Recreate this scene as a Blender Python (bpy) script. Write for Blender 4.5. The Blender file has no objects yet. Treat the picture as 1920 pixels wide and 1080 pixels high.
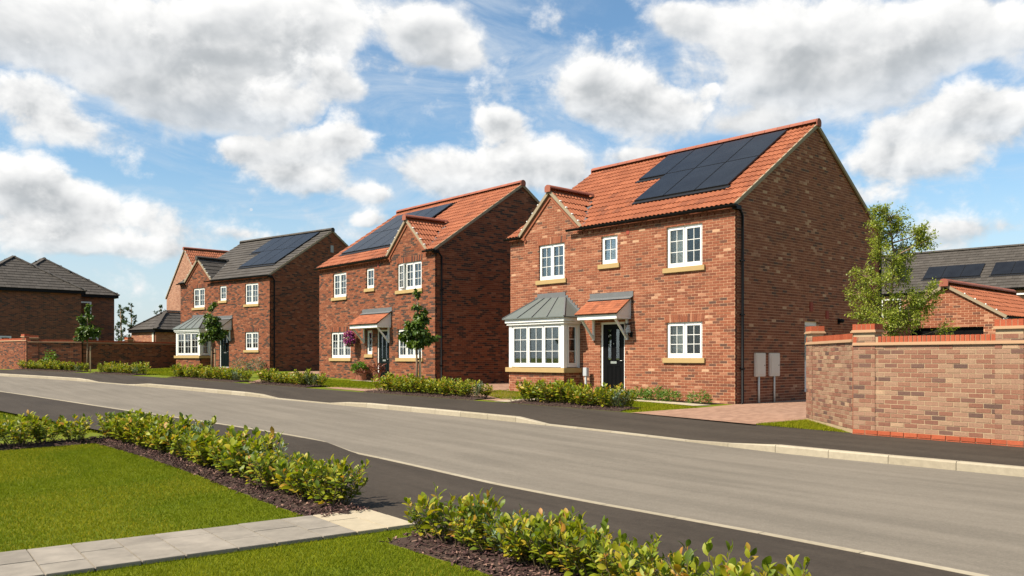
import bpy, bmesh, math, random
import numpy as np
from mathutils import Matrix, Vector
random.seed(7); RNG = np.random.default_rng(11)
scene = bpy.context.scene
COL = scene.collection
R = math.radians
# ------------------------------------------------------------------ camera
CAM_H, FOC, HOR = 1.5, 1583.0, 671.0
cam = bpy.data.objects.new('camera', bpy.data.cameras.new('camera')); COL.objects.link(cam)
cam.location = (0, 0, CAM_H); cam.rotation_euler = (R(90), 0, 0)
cam.data.sensor_width = 36; cam.data.lens = 36 * FOC / 1920; cam.data.shift_y = (HOR - 540) / 1920
cam.data.clip_start = .1; cam.data.clip_end = 3000
scene.camera = cam
# ------------------------------------------------------------------ light
SUN = Vector((-.875, -.525, 1.15)).normalized()
sl = bpy.data.lights.new('sun', 'SUN'); sl.energy = 5.0; sl.angle = R(.53); sl.color = (1, .905, .77)
so = bpy.data.objects.new('sun', sl); COL.objects.link(so); so.location = (-30, -20, 40)
so.rotation_euler = (-SUN).to_track_quat('-Z', 'Y').to_euler()
vs = scene.view_settings
scene.display_settings.display_device = 'sRGB'
vs.view_transform = 'Standard'; vs.look = 'None'; vs.exposure = 0.92; vs.gamma = 1.0; vs.use_curve_mapping = False
scene.cycles.use_denoising = True
scene.cycles.max_bounces = 8; scene.cycles.transparent_max_bounces = 16
scene.cycles.sample_clamp_indirect = 6


class NT:
    """small helper to write node trees"""
    def __init__(s, tree): s.t = tree; s.n = tree.nodes; s.l = tree.links
    def node(s, typ, **kw):
        n = s.n.new(typ)
        for k, v in kw.items(): setattr(n, k, v)
        return n
    def put(s, sock, v):
        if isinstance(v, bpy.types.NodeSocket): s.l.new(v, sock)
        elif v is not None:
            try: sock.default_value = v
            except Exception: sock.default_value = (*v, 1)
    def m(s, op, a, b=None, c=None, clamp=False):
        n = s.node('ShaderNodeMath', operation=op, use_clamp=clamp)
        for i, v in enumerate((a, b, c)):
            if v is not None: s.put(n.inputs[i], v)
        return n.outputs[0]
    def v(s, op, a, b=None, scale=None):
        n = s.node('ShaderNodeVectorMath', operation=op); s.put(n.inputs[0], a)
        if b is not None: s.put(n.inputs[1], b)
        if scale is not None: s.put(n.inputs['Scale'], scale)
        return n.outputs['Value'] if op in ('DOT_PRODUCT', 'LENGTH') else n.outputs[0]
    def noise(s, vec, scale, detail=4, rough=.55, dist=0., out='Fac'):
        n = s.node('ShaderNodeTexNoise'); s.put(n.inputs['Vector'], vec)
        n.inputs['Scale'].default_value = scale; n.inputs['Detail'].default_value = detail
        n.inputs['Roughness'].default_value = rough; n.inputs['Distortion'].default_value = dist
        return n.outputs[out]
    def ramp(s, fac, stops, interp='LINEAR'):
        n = s.node('ShaderNodeValToRGB'); s.put(n.inputs[0], fac); cr = n.color_ramp; cr.interpolation = interp
        while len(cr.elements) < len(stops): cr.elements.new(.5)
        for e, (p, c) in zip(cr.elements, stops):
            e.position = p; e.color = (*c, 1) if len(c) == 3 else c
        return n.outputs[0]
    def mix(s, fac, a, b, blend='MIX'):
        n = s.node('ShaderNodeMix', data_type='RGBA', blend_type=blend)
        s.put(n.inputs['Factor'], fac); s.put(n.inputs['A'], a if not isinstance(a, tuple) or len(a) == 4 else (*a, 1)); s.put(n.inputs['B'], b if not isinstance(b, tuple) or len(b) == 4 else (*b, 1))
        return n.outputs['Result']
    def smooth(s, x, a, b):
        n = s.node('ShaderNodeMapRange', interpolation_type='SMOOTHSTEP'); s.put(n.inputs[0], x)
        n.inputs[1].default_value = a; n.inputs[2].default_value = b
        return n.outputs[0]
# ------------------------------------------------------------------ sky
world = bpy.data.worlds.new('World'); scene.world = world; world.use_nodes = True
def build_sky():
    w = NT(world.node_tree); w.n.clear()
    out = w.node('ShaderNodeOutputWorld')
    sky = w.node('ShaderNodeTexSky', sky_type='NISHITA', sun_disc=False)
    sky.sun_elevation = math.asin(SUN.z); sky.sun_rotation = math.atan2(SUN.x, SUN.y)
    sky.air_density = 1.0; sky.dust_density = 1.2; sky.ozone_density = 1.6
    bg1 = w.node('ShaderNodeBackground'); w.l.new(w.v('MULTIPLY', sky.outputs[0], (.82, 1.02, 1.06)), bg1.inputs[0]); bg1.inputs[1].default_value = .085
    d = w.node('ShaderNodeTexCoord').outputs['Generated']
    sep = w.node('ShaderNodeSeparateXYZ'); w.l.new(d, sep.inputs[0]); x, y, z = sep.outputs
    az = w.m('ARCTAN2', x, y); el = w.m('ARCSINE', z)
    # heaped clouds in three layers, far to near: direction (at the photograph's 1920 px scale), half sizes, weight (minus = clear sky)
    L1 = [(40, 350, 120, 46, 1.1), (150, 400, 130, 52, 1.2), (440, 285, 50, 34, .9), (560, 285, 90, 40, 1.1), (640, 262, 50, 28, .9), (560, 335, 90, 22, .9), (690, 362, 46, 16, .8), (815, 305, 80, 42, 1.1), (910, 335, 130, 34, 1.0), (975, 285, 80, 48, 1.1), (940, 226, 50, 26, 1.0),
          (1050, 325, 50, 34, .9), (690, 412, 40, 18, .8), (440, 436, 70, 16, .7), (1700, 235, 90, 46, 1.0), (1800, 210, 90, 44, 1.0), (1890, 205, 60, 50, .9), (1730, 300, 140, 36, 1.0), (1190, 292, 60, 16, .8), (1850, 425, 170, 22, .6), (330, 340, 70, 40, -.7), (250, 465, 150, 20, .75), (1600, 370, 90, 26, .8), (60, 440, 130, 30, .8)]
    L2 = [(60, 60, 160, 70, 1.0), (280, 60, 170, 70, 1.0), (430, 110, 190, 95, 1.1), (580, 50, 100, 60, 1.0), (340, 185, 170, 50, .9), (810, 55, 90, 44, 1.1), (850, 105, 66, 32, .9), (1290, 35, 80, 34, 1.0), (1420, 80, 130, 80, 1.0), (1520, 160, 140, 60, 1.0), (1660, 90, 180, 85, 1.2), (1820, 50, 140, 60, 1.0),
          (1400, 235, 90, 24, .8), (700, 150, 50, 90, -.9), (1050, 60, 90, 60, -.8), (1830, 150, 60, 30, -.6)]
    L3 = [(525, 192, 85, 36, 1.15), (620, 130, 60, 44, .8), (660, 168, 36, 18, .8), (50, 175, 90, 40, .9), (110, 245, 130, 44, 1.0), (1110, 165, 75, 50, 1.15), (1200, 195, 90, 50, 1.1), (1300, 210, 70, 40, .9), (1335, 165, 24, 18, .65)]
    cmb = w.node('ShaderNodeCombineXYZ'); w.put(cmb.inputs[0], x); w.put(cmb.inputs[1], y); w.put(cmb.inputs[2], w.m('MULTIPLY', z, 1.3))
    p = cmb.outputs[0]; big = w.noise(p, 3.0, 2, .5)
    def layer(lst, seed, scale, bias):
        tot = pos = und = None
        for u0, v0, ru, rv, am in lst:
            a0 = math.atan2(u0 - 960, FOC); hyp = math.hypot(u0 - 960, FOC); e0 = math.atan2(HOR - v0, hyp); ra, re = ru / hyp * math.cos(a0), rv / hyp
            da = w.m('MULTIPLY_ADD', az, 1 / ra, -a0 / ra); de = w.m('MULTIPLY_ADD', el, 1 / re, -e0 / re)
            g = w.m('POWER', math.e, w.m('MULTIPLY_ADD', da, w.m('MULTIPLY', da, -1.0), w.m('MULTIPLY', de, w.m('MULTIPLY', de, -1.0))))
            tot = w.m('MULTIPLY_ADD', g, am, 0 if tot is None else tot)
            if am > 0:
                und = w.m('MULTIPLY_ADD', g, de, 0 if und is None else und); pos = w.m('ADD', g, .25 if pos is None else pos)
        q = w.v('ADD', p, (seed, seed * .7, 0))
        n1 = w.noise(q, scale, 8, .60, .15)
        n2 = w.noise(w.v('ADD', q, (SUN.x * .008 - .006, 0, .016)), scale, 4, .55, .15)
        fld = w.m('ADD', w.m('MULTIPLY_ADD', n1, 2.0, -1.0), w.m('MULTIPLY_ADD', tot, .85, w.m('MULTIPLY_ADD', big, .40, bias)))
        top = w.m('DIVIDE', und, pos)                                  # +1 at a cloud's crest, -1 at its base
        mask = w.m('MULTIPLY', w.smooth(fld, -.20, .26), w.m('MULTIPLY_ADD', w.smooth(top, -1.2, .1), .25, .75))
        sh = w.m('ADD', w.m('MULTIPLY_ADD', w.m('SUBTRACT', n1, n2), 2.0, .72), w.m('SUBTRACT', w.m('MULTIPLY', top, .42), w.m('MULTIPLY', w.smooth(fld, .30, 1.2), w.m('MULTIPLY_ADD', big, .5, .10))), clamp=True)
        return mask, w.ramp(sh, [(0, (.42, .45, .475)), (.3, (.55, .575, .595)), (.6, (.80, .81, .815)), (.85, (.97, .97, .96)), (1, (1.06, 1.05, 1.03))])
    mask = ccol = None
    for lst, seed, sc, bias in ((L1, 0., 14., -.56), (L2, 3.1, 10., -.50), (L3, 7.7, 14., -.54)):
        mk, cc = layer(lst, seed, sc, bias)
        if mask is None: mask, ccol = mk, cc
        else:
            ccol = w.mix(mk, ccol, cc); mask = w.m('MAXIMUM', mask, mk)
    # thin high cloud and pale horizon
    cs = w.node('ShaderNodeCombineXYZ'); w.put(cs.inputs[0], w.m('ADD', x, w.m('MULTIPLY', z, .6))); w.put(cs.inputs[1], y); w.put(cs.inputs[2], w.m('MULTIPLY', z, 3.5))
    ci = w.smooth(w.noise(cs.outputs[0], 4.2, 8, .66, .9), .36, .80)
    ci = w.m('MULTIPLY', ci, .72)
    hz = w.m('MULTIPLY', w.smooth(el, R(14), R(0)), .70)
    thin = w.m('MAXIMUM', ci, hz)
    # daytime moon
    mu, mv = (471 - 960) / FOC, (HOR - 393) / FOC
    md = Vector((mu, 1, mv)).normalized()
    moon = w.m('MULTIPLY', w.smooth(w.v('DOT_PRODUCT', d, tuple(md)), math.cos(R(.125)), math.cos(R(.075))), .75)
    thin = w.m('MAXIMUM', thin, moon)
    bgt = w.node('ShaderNodeBackground'); bgt.inputs[0].default_value = (.82, .89, .96, 1); bgt.inputs[1].default_value = .48
    bgc = w.node('ShaderNodeBackground'); w.l.new(ccol, bgc.inputs[0]); bgc.inputs[1].default_value = .53
    m1 = w.node('ShaderNodeMixShader'); w.put(m1.inputs[0], thin); w.l.new(bg1.outputs[0], m1.inputs[1]); w.l.new(bgt.outputs[0], m1.inputs[2])
    m2 = w.node('ShaderNodeMixShader'); w.put(m2.inputs[0], mask); w.l.new(m1.outputs[0], m2.inputs[1]); w.l.new(bgc.outputs[0], m2.inputs[2])
    w.l.new(m2.outputs[0], out.inputs[0])
build_sky()
# ------------------------------------------------------------------ materials
MATS = {}
def new_mat(name):
    m = bpy.data.materials.new(name); m.use_nodes = True; t = NT(m.node_tree)
    b = t.n['Principled BSDF']; MATS[name] = m
    return m, t, b
def bump(t, b, h, strength, dist=.01):
    n = t.node('ShaderNodeBump'); n.inputs['Strength'].default_value = strength; n.inputs['Distance'].default_value = dist
    t.put(n.inputs['Height'], h); t.l.new(n.outputs[0], b.inputs['Normal'])
def rnd_value(t):
    a = t.node('ShaderNodeAttribute', attribute_name='rnd').outputs['Fac']
    o = t.node('ShaderNodeObjectInfo').outputs['Random']
    return t.m('FRACT', t.m('ADD', a, o))
def plain(name, col, rough=.5, spec=.5, metal=0, var=.12, scale=6, bmp=0, bscale=60):
    m, t, b = new_mat(name)
    pos = t.node('ShaderNodeNewGeometry').outputs['Position']
    n = t.noise(pos, scale, 5, .6)
    f = t.m('ADD', 1 - var, t.m('MULTIPLY', n, 2 * var))
    c = t.v('SCALE', tuple(col), scale=f)
    t.l.new(c, b.inputs['Base Color'])
    b.inputs['Roughness'].default_value = rough; b.inputs['Metallic'].default_value = metal
    b.inputs['Specular IOR Level'].default_value = spec
    if bmp: bump(t, b, t.noise(pos, bscale, 4), bmp)
    return m
def piece_mat(name, stops, rough=.85, fine=.22, fscale=45, bmp=.5, patch=0., pscale=.7, interp='LINEAR', spec=.3):
    """colour picked for each piece (brick, tile, leaf) from a ramp"""
    m, t, b = new_mat(name)
    pos = t.node('ShaderNodeNewGeometry').outputs['Position']
    v = rnd_value(t)
    if patch:
        v = t.m('FRACT', v)
        v = t.m('ADD', v, t.m('MULTIPLY', t.m('SUBTRACT', t.noise(pos, pscale, 3, .6), .5), patch), clamp=True)
    c = t.ramp(v, stops, interp)
    n = t.noise(pos, fscale, 5, .65)
    c = t.v('MULTIPLY', c, t.ramp(n, [(.2, (1 - fine,) * 3), (.8, (1 + fine,) * 3)]))
    big = t.noise(pos, .5, 4, .6)
    c = t.v('SCALE', c, scale=t.m('ADD', .86, t.m('MULTIPLY', big, .28)))
    t.l.new(c, b.inputs['Base Color']); b.inputs['Roughness'].default_value = rough; b.inputs['Specular IOR Level'].default_value = spec
    if bmp: bump(t, b, n, bmp, .006)
    return m
piece_mat('brick_red', [(0, (0.0784, 0.0400, 0.0277)), (.05, (0.1029, 0.0436, 0.0268)), (.12, (0.1470, 0.0464, 0.0231)), (.4, (0.1921, 0.0585, 0.0277)), (.72, (0.2176, 0.0706, 0.0333)), (.92, (0.2450, 0.0892, 0.0462)), (.97, (0.3136, 0.1440, 0.0813)), (1, (0.4116, 0.2415, 0.1432))], patch=.14, pscale=1.6)
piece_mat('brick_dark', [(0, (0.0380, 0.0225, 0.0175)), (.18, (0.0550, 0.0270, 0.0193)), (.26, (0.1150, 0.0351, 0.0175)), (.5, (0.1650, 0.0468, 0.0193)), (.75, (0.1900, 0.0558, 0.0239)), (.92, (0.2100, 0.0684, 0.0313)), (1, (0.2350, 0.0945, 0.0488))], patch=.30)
piece_mat('brick_buff', [(0, (0.0900, 0.0502, 0.0378)), (.10, (0.1300, 0.0670, 0.0475)), (.18, (0.1760, 0.0744, 0.0466)), (.40, (0.2050, 0.0949, 0.0582)), (.55, (0.2280, 0.1209, 0.0757)), (.8, (0.2400, 0.1376, 0.0873)), (.95, (0.2520, 0.1535, 0.0941)), (1, (0.3300, 0.2093, 0.1261))], patch=.18, fine=.28)
piece_mat('brick_orange', [(0, (.26, .052, .019)), (.5, (.295, .062, .023)), (1, (.33, .076, .030))], rough=.7)
piece_mat('tile_red', [(0, (0.1552, 0.0504, 0.0234)), (.12, (0.2182, 0.0660, 0.0279)), (.6, (0.2522, 0.0786, 0.0333)), (1, (0.2861, 0.0931, 0.0414))], rough=.75, fine=.14, fscale=25, bmp=.25)
piece_mat('tile_grey', [(0, (.046, .039, .032)), (.5, (.054, .046, .038)), (1, (.064, .055, .046))], rough=.78, fine=.12, fscale=25, bmp=.25)
piece_mat('ridge_red', [(0, (.22, .070, .042)), (1, (.27, .088, .053))], rough=.75, fine=.1)
piece_mat('kerb', [(0, (0.2604, 0.2210, 0.1540)), (.5, (0.2856, 0.2422, 0.1716)), (1, (0.3108, 0.2677, 0.1936))], rough=.85, fine=.16, fscale=14, bmp=.3)
piece_mat('flag', [(0, (0.1852, 0.1603, 0.1283)), (.5, (0.2039, 0.1778, 0.1424)), (1, (0.2259, 0.1963, 0.1586))], rough=.8, fine=.30, fscale=5, bmp=.5)
piece_mat('flag_cream', [(0, (.34, .285, .195)), (1, (.37, .31, .215))], rough=.8, fine=.12, fscale=9, bmp=.4)
def brick_shader(name, stops, mortar, bw=.225, bh=.075):
    """flat brickwork for walls too far off, or facing away, to tell the bricks apart"""
    m, t, b = new_mat(name)
    tc = t.node('ShaderNodeUVMap').outputs[0]
    br = t.node('ShaderNodeTexBrick'); t.put(br.inputs['Vector'], tc)
    br.inputs['Scale'].default_value = 1; br.inputs['Brick Width'].default_value = bw; br.inputs['Row Height'].default_value = bh
    br.inputs['Mortar Size'].default_value = .006; br.inputs['Mortar Smooth'].default_value = .2
    br.inputs['Color1'].default_value = (0, 0, 0, 1); br.inputs['Color2'].default_value = (1, 1, 1, 1); br.inputs['Mortar'].default_value = (.5, .5, .5, 1)
    sp = t.node('ShaderNodeSeparateColor'); t.l.new(br.outputs['Color'], sp.inputs[0])
    c = t.ramp(sp.outputs[0], stops)
    c = t.mix(br.outputs['Fac'], c, (*mortar, 1))
    pos = t.node('ShaderNodeNewGeometry').outputs['Position']
    c = t.v('SCALE', c, scale=t.m('ADD', .8, t.m('MULTIPLY', t.noise(pos, .6, 5, .6), .4)))
    t.l.new(c, b.inputs['Base Color']); b.inputs['Roughness'].default_value = .88
    bump(t, b, t.m('SUBTRACT', 1, br.outputs['Fac']), .6, .008)
    return m
brick_shader('brickwork_red', [(0, (.15, .055, .04)), (.3, (.24, .082, .040)), (.8, (.28, .105, .052)), (1, (.34, .18, .10))], (.33, .20, .115))
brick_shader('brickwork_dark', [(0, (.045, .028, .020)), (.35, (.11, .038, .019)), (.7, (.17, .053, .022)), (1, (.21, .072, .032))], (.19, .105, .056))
brick_shader('brickwork_pink', [(0, (.21, .09, .05)), (.5, (.27, .12, .066)), (1, (.32, .165, .10))], (.32, .22, .14))
brick_shader('block_paving', [(0, (.215, .113, .068)), (.5, (.26, .145, .09)), (1, (.31, .175, .112))], (.20, .125, .078), .21, .105)
plain('mortar', (.47, .275, .165), .95, .1, var=.15, bmp=.3)
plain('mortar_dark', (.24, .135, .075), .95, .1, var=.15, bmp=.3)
plain('mortar_buff', (.34, .245, .150), .95, .1, var=.15, bmp=.3)
plain('white_upvc', (.66, .65, .61), .35, .5, var=.03)
plain('stone_sill', (.34, .235, .10), .85, .3, var=.10, scale=3, bmp=.2, bscale=90)
plain('lead', (.11, .112, .112), .55, .4, .0, var=.2, scale=5)
plain('bay_roof', (.105, .118, .106), .5, .5, .15, var=.10, scale=2.5)
plain('black_plastic', (.006, .006, .0065), .45, .12, var=.1)
plain('door_black', (.0045, .0045, .0048), .4, .07, var=.1, scale=2)
plain('door_teal', (.0045, .008, .008), .4, .07, var=.1, scale=2)
plain('chrome', (.72, .72, .70), .22, .5, .9, var=.05)
plain('verge', (.25, .20, .135), .85, .2, var=.12)
plain('verge_clip', (.75, .75, .72), .4)
plain('meter_box', (.60, .52, .44), .6, .4, var=.05)
plain('pipe_cream', (.60, .56, .48), .5, .4, var=.06)
plain('vent_red', (.24, .045, .025), .7, .3)
plain('post_grey', (.36, .37, .38), .5, .4)
plain('garage_dark', (.015, .014, .013), .9, .1)
plain('room_wall', (.34, .32, .28), .9, .1, var=.05)
plain('curtain', (.74, .72, .66), .9, .1, var=.10, scale=14)
plain('blind', (.80, .78, .74), .8, .2, var=.03)
plain('soil', (.045, .030, .024), .95, .1, var=.35, scale=9, bmp=.9, bscale=30)
plain('bark', (.20, .135, .085), .9, .2, var=.3, scale=20, bmp=.6, bscale=40)
plain('stake', (.34, .25, .15), .85, .2, var=.2, scale=12)
plain('terracotta', (.27, .10, .06), .8, .3, var=.15)
plain('under_roof', (.02, .018, .016), .9, .1)
plain('render_grey', (.30, .30, .29), .8, .2)
plain('stem', (.13, .10, .045), .8, .2, var=.3)
piece_mat('mulch', [(0, (.032, .016, .014)), (.5, (.070, .034, .030)), (.8, (.115, .060, .050)), (1, (.30, .18, .13))], rough=.9, fine=.3)
def panel_mat():
    m, t, b = new_mat('solar_cell')
    g = t.node('ShaderNodeNewGeometry').outputs['Position']
    c = t.ramp(t.noise(g, 1.5, 3), [(.3, (.010, .011, .014)), (.7, (.014, .016, .020))])
    t.l.new(c, b.inputs['Base Color']); b.inputs['Roughness'].default_value = .22; b.inputs['Specular IOR Level'].default_value = .08
panel_mat()
plain('panel_frame', (.010, .010, .011), .45, .4)
def glass_mat():
    m = bpy.data.materials.new('glass'); m.use_nodes = True; t = NT(m.node_tree); t.n.clear(); MATS['glass'] = m
    o = t.node('ShaderNodeOutputMaterial'); tr = t.node('ShaderNodeBsdfTransparent'); tr.inputs[0].default_value = (.88, .90, .89, 1)
    gl = t.node('ShaderNodeBsdfGlossy'); gl.inputs['Roughness'].default_value = .015; gl.inputs['Color'].default_value = (.95, .97, 1, 1)
    fr = t.node('ShaderNodeFresnel'); fr.inputs[0].default_value = 1.5
    mx = t.node('ShaderNodeMixShader'); t.put(mx.inputs[0], t.m('MULTIPLY', fr.outputs[0], .9, clamp=True))
    t.l.new(tr.outputs[0], mx.inputs[1]); t.l.new(gl.outputs[0], mx.inputs[2]); t.l.new(mx.outputs[0], o.inputs[0])
glass_mat()
def leaf_mat(name, stops, trans=.35, rough=.42):
    m = bpy.data.materials.new(name); m.use_nodes = True; t = NT(m.node_tree); MATS[name] = m
    b = t.n['Principled BSDF']; o = t.n['Material Output']
    c = t.ramp(rnd_value(t), stops)
    pos = t.node('ShaderNodeNewGeometry').outputs['Position']
    c = t.v('SCALE', c, scale=t.m('ADD', .75, t.m('MULTIPLY', t.noise(pos, 9, 4), .5)))
    t.l.new(c, b.inputs['Base Color']); b.inputs['Roughness'].default_value = rough; b.inputs['Specular IOR Level'].default_value = .4 if rough < .6 else .1
    tl = t.node('ShaderNodeBsdfTranslucent'); t.l.new(t.v('MULTIPLY', c, (1.15, 1.2, .5)), tl.inputs[0])
    mx = t.node('ShaderNodeMixShader'); mx.inputs[0].default_value = trans
    t.l.new(b.outputs[0], mx.inputs[1]); t.l.new(tl.outputs[0], mx.inputs[2]); t.l.new(mx.outputs[0], o.inputs[0])
leaf_mat('laurel_leaf', [(0, (.06, .10, .008)), (.22, (.125, .17, .011)), (.48, (.215, .25, .014)), (.76, (.31, .305, .017)), (.91, (.37, .28, .020)), (1, (.38, .17, .03))], .40, .5)
leaf_mat('greygreen_leaf', [(0, (.06, .10, .055)), (.6, (.11, .165, .10)), (1, (.17, .22, .13))], .25)
leaf_mat('fern_leaf', [(0, (.06, .13, .02)), (.6, (.11, .20, .03)), (1, (.18, .25, .04))])
leaf_mat('tree_leaf', [(0, (.032, .065, .010)), (.5, (.065, .115, .014)), (1, (.14, .19, .025))])
leaf_mat('light_leaf', [(0, (.13, .175, .02)), (.5, (.235, .275, .035)), (1, (.36, .38, .07))], .48)
leaf_mat('far_leaf', [(0, (.03, .06, .025)), (1, (.07, .11, .04))], .25, .7)
leaf_mat('flower', [(0, (.12, .008, .12)), (.4, (.24, .015, .20)), (.65, (.40, .03, .24)), (.85, (.55, .15, .34)), (1, (.70, .42, .52))], .3)
leaf_mat('red_leaf', [(0, (.07, .012, .015)), (1, (.16, .05, .02))], .2)
leaf_mat('grass_blade', [(0, (.095, .135, .005)), (.45, (.150, .178, .006)), (.8, (.205, .208, .008)), (1, (.29, .24, .02))], .35, .9)
def grass_mat():
    m, t, b = new_mat('grass')
    g = t.node('ShaderNodeNewGeometry').outputs['Position']
    n = t.noise(g, 1.1, 6, .65); f = t.noise(g, 55, 5, .7)
    c = t.mix(t.smooth(n, .3, .7), (.095, .128, .006, 1), (.145, .160, .008, 1))
    c = t.v('SCALE', c, scale=t.m('ADD', .45, t.m('MULTIPLY', f, 1.0)))
    t.l.new(c, b.inputs['Base Color']); b.inputs['Roughness'].default_value = .9; b.inputs['Specular IOR Level'].default_value = .15
    bump(t, b, f, .8, .02)
grass_mat()
def asphalt(name, c0, c1, streak):
    m, t, b = new_mat(name)
    g = t.node('ShaderNodeNewGeometry').outputs['Position']
    rot = t.node('ShaderNodeMapping'); rot.inputs['Rotation'].default_value = (0, 0, R(52.8)); t.l.new(g, rot.inputs[0])
    st = t.node('ShaderNodeMapping'); st.inputs['Scale'].default_value = (.07, 1.0, 1.0); t.l.new(rot.outputs[0], st.inputs[0])
    s = t.noise(st.outputs[0], 2.6, 6, .62); f = t.noise(g, 130, 4, .75); k = t.noise(g, .35, 4, .6); mid = t.noise(g, 9, 4, .6)
    v = t.m('ADD', t.m('ADD', t.m('MULTIPLY', s, streak), t.m('MULTIPLY', k, .5)), t.m('MULTIPLY', mid, .35))
    c = t.mix(t.smooth(v, .35 * (.85 + streak), .66 * (.85 + streak)), (*c0, 1), (*c1, 1))
    g2 = t.noise(g, 38, 3, .8)
    c = t.v('SCALE', c, scale=t.m('ADD', .12, t.m('ADD', t.m('MULTIPLY', f, .96), t.m('MULTIPLY', g2, .80))))
    t.l.new(c, b.inputs['Base Color']); b.inputs['Roughness'].default_value = .88; b.inputs['Specular IOR Level'].default_value = .12
    bump(t, b, f, .55, .006)
asphalt('road_asphalt', (.130, .113, .090), (.180, .156, .124), 1.0)
asphalt('footway_asphalt', (.036, .0288, .0222), (.056, .0450, .0345), .7)
# ------------------------------------------------------------------ object helpers
def tag(o, label=None, cat=None, group=None, kind=None):
    if label: o['label'] = label
    if cat: o['category'] = cat
    if group: o['group'] = group
    if kind: o['kind'] = kind
    return o
def link(name, data, parent=None, M=None):
    o = bpy.data.objects.new(name, data); COL.objects.link(o)
    if parent is not None: o.parent = parent
    if M is not None: o.matrix_local = M
    return o
def empty(name, loc, rz=0):
    o = link(name, None); o.location = loc; o.rotation_euler = (0, 0, rz); o.empty_display_size = .3
    return o
def Tr(x, y, z): return Matrix.Translation((x, y, z))
def Rz(a): return Matrix.Rotation(a, 4, 'Z')
class MB:
    def __init__(s): s.v = []; s.f = []
    def add(s, vs, fs):
        b = len(s.v); s.v += [tuple(p) for p in vs]; s.f += [tuple(b + i for i in q) for q in fs]; return s
    def box(s, x0, x1, y0, y1, z0, z1):
        return s.add([(x0, y0, z0), (x1, y0, z0), (x1, y1, z0), (x0, y1, z0), (x0, y0, z1), (x1, y0, z1), (x1, y1, z1), (x0, y1, z1)],
                     [(0, 3, 2, 1), (4, 5, 6, 7), (0, 1, 5, 4), (1, 2, 6, 5), (2, 3, 7, 6), (3, 0, 4, 7)])
    def poly(s, pts): return s.add(pts, [tuple(range(len(pts)))])
    def prism(s, pts, d):
        """closed outline pts extruded by vector d"""
        n = len(pts); d = Vector(d); a = [Vector(p) for p in pts]
        s.add(a + [p + d for p in a], [tuple(range(n))[::-1], tuple(range(n, 2 * n))] + [(i, (i + 1) % n, n + (i + 1) % n, n + i) for i in range(n)]); return s
    def bar(s, p, q, w, h, up=(0, 0, 1)):
        p = Vector(p); q = Vector(q); d = (q - p).normalized(); sd = d.cross(Vector(up)).normalized() * (w / 2); u = sd.cross(d).normalized() * (h / 2)
        return s.prism([p - sd - u, p + sd - u, p + sd + u, p - sd + u], q - p)
    def tube(s, pts, rad, n=8, cap=True):
        pts = [Vector(p) for p in pts]; rad = rad if hasattr(rad, '__len__') else [rad] * len(pts); ring = []
        u = None
        for i, p in enumerate(pts):
            d = (pts[min(i + 1, len(pts) - 1)] - pts[max(i - 1, 0)]).normalized()
            if u is None: u = d.orthogonal().normalized()
            u = (u - d * u.dot(d)).normalized(); w = d.cross(u)
            ring.append([p + (u * math.cos(2 * math.pi * k / n) + w * math.sin(2 * math.pi * k / n)) * rad[i] for k in range(n)])
        vs = [q for r in ring for q in r]
        fs = [(i * n + k, i * n + (k + 1) % n, (i + 1) * n + (k + 1) % n, (i + 1) * n + k) for i in range(len(pts) - 1) for k in range(n)]
        if cap: fs += [tuple(range(n))[::-1], tuple(range((len(pts) - 1) * n, len(pts) * n))]
        return s.add(vs, fs)
    def lathe(s, prof, c=(0, 0, 0), n=16):
        vs = [(c[0] + r * math.cos(2 * math.pi * k / n), c[1] + r * math.sin(2 * math.pi * k / n), c[2] + z) for r, z in prof for k in range(n)]
        return s.add(vs, [(i * n + k, i * n + (k + 1) % n, (i + 1) * n + (k + 1) % n, (i + 1) * n + k) for i in range(len(prof) - 1) for k in range(n)])
    def mesh(s, name, mat, smooth=False, bevel=0, uv=None):
        me = bpy.data.meshes.new(name); me.from_pydata(s.v, [], s.f); me.materials.append(MATS[mat])
        if bevel:
            bm = bmesh.new(); bm.from_mesh(me); bmesh.ops.bevel(bm, geom=bm.edges[:], offset=bevel, segments=2, affect='EDGES', clamp_overlap=True); bm.to_mesh(me); bm.free()
        if smooth: me.shade_smooth()
        if uv: set_uv(me, uv)
        me.update(); return me
    def build(s, name, mat, parent=None, M=None, **kw): return link(name, s.mesh(name, mat, **kw), parent, M)
def set_uv(me, fn):
    """planar metre UVs from the face normal (walls) or a function"""
    l = me.uv_layers.new(name='UVMap')
    for p in me.polygons:
        n = p.normal
        for li in p.loop_indices:
            co = me.vertices[me.loops[li].vertex_index].co
            if fn == 'wall':
                u = -co.x * n.y + co.y * n.x if abs(n.z) < .9 else co.x
                w = co.z if abs(n.z) < .9 else co.y
            else: u, w = fn(co)
            l.data[li].uv = (u, w)
def np_mesh(name, V, F, mat, rnd=None, smooth=False):
    me = bpy.data.meshes.new(name); k = F.shape[1]
    me.vertices.add(len(V)); me.vertices.foreach_set('co', V.astype(np.float32).ravel())
    me.loops.add(F.size); me.loops.foreach_set('vertex_index', F.astype(np.int32).ravel())
    me.polygons.add(len(F)); me.polygons.foreach_set('loop_start', np.arange(0, F.size, k, dtype=np.int32))
    me.update(calc_edges=True); me.validate()
    if rnd is not None:
        a = me.attributes.new('rnd', 'FLOAT', 'POINT'); a.data.foreach_set('value', rnd.astype(np.float32))
    me.materials.append(MATS[mat])
    me.shade_smooth() if smooth else me.shade_flat()
    return me
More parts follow.
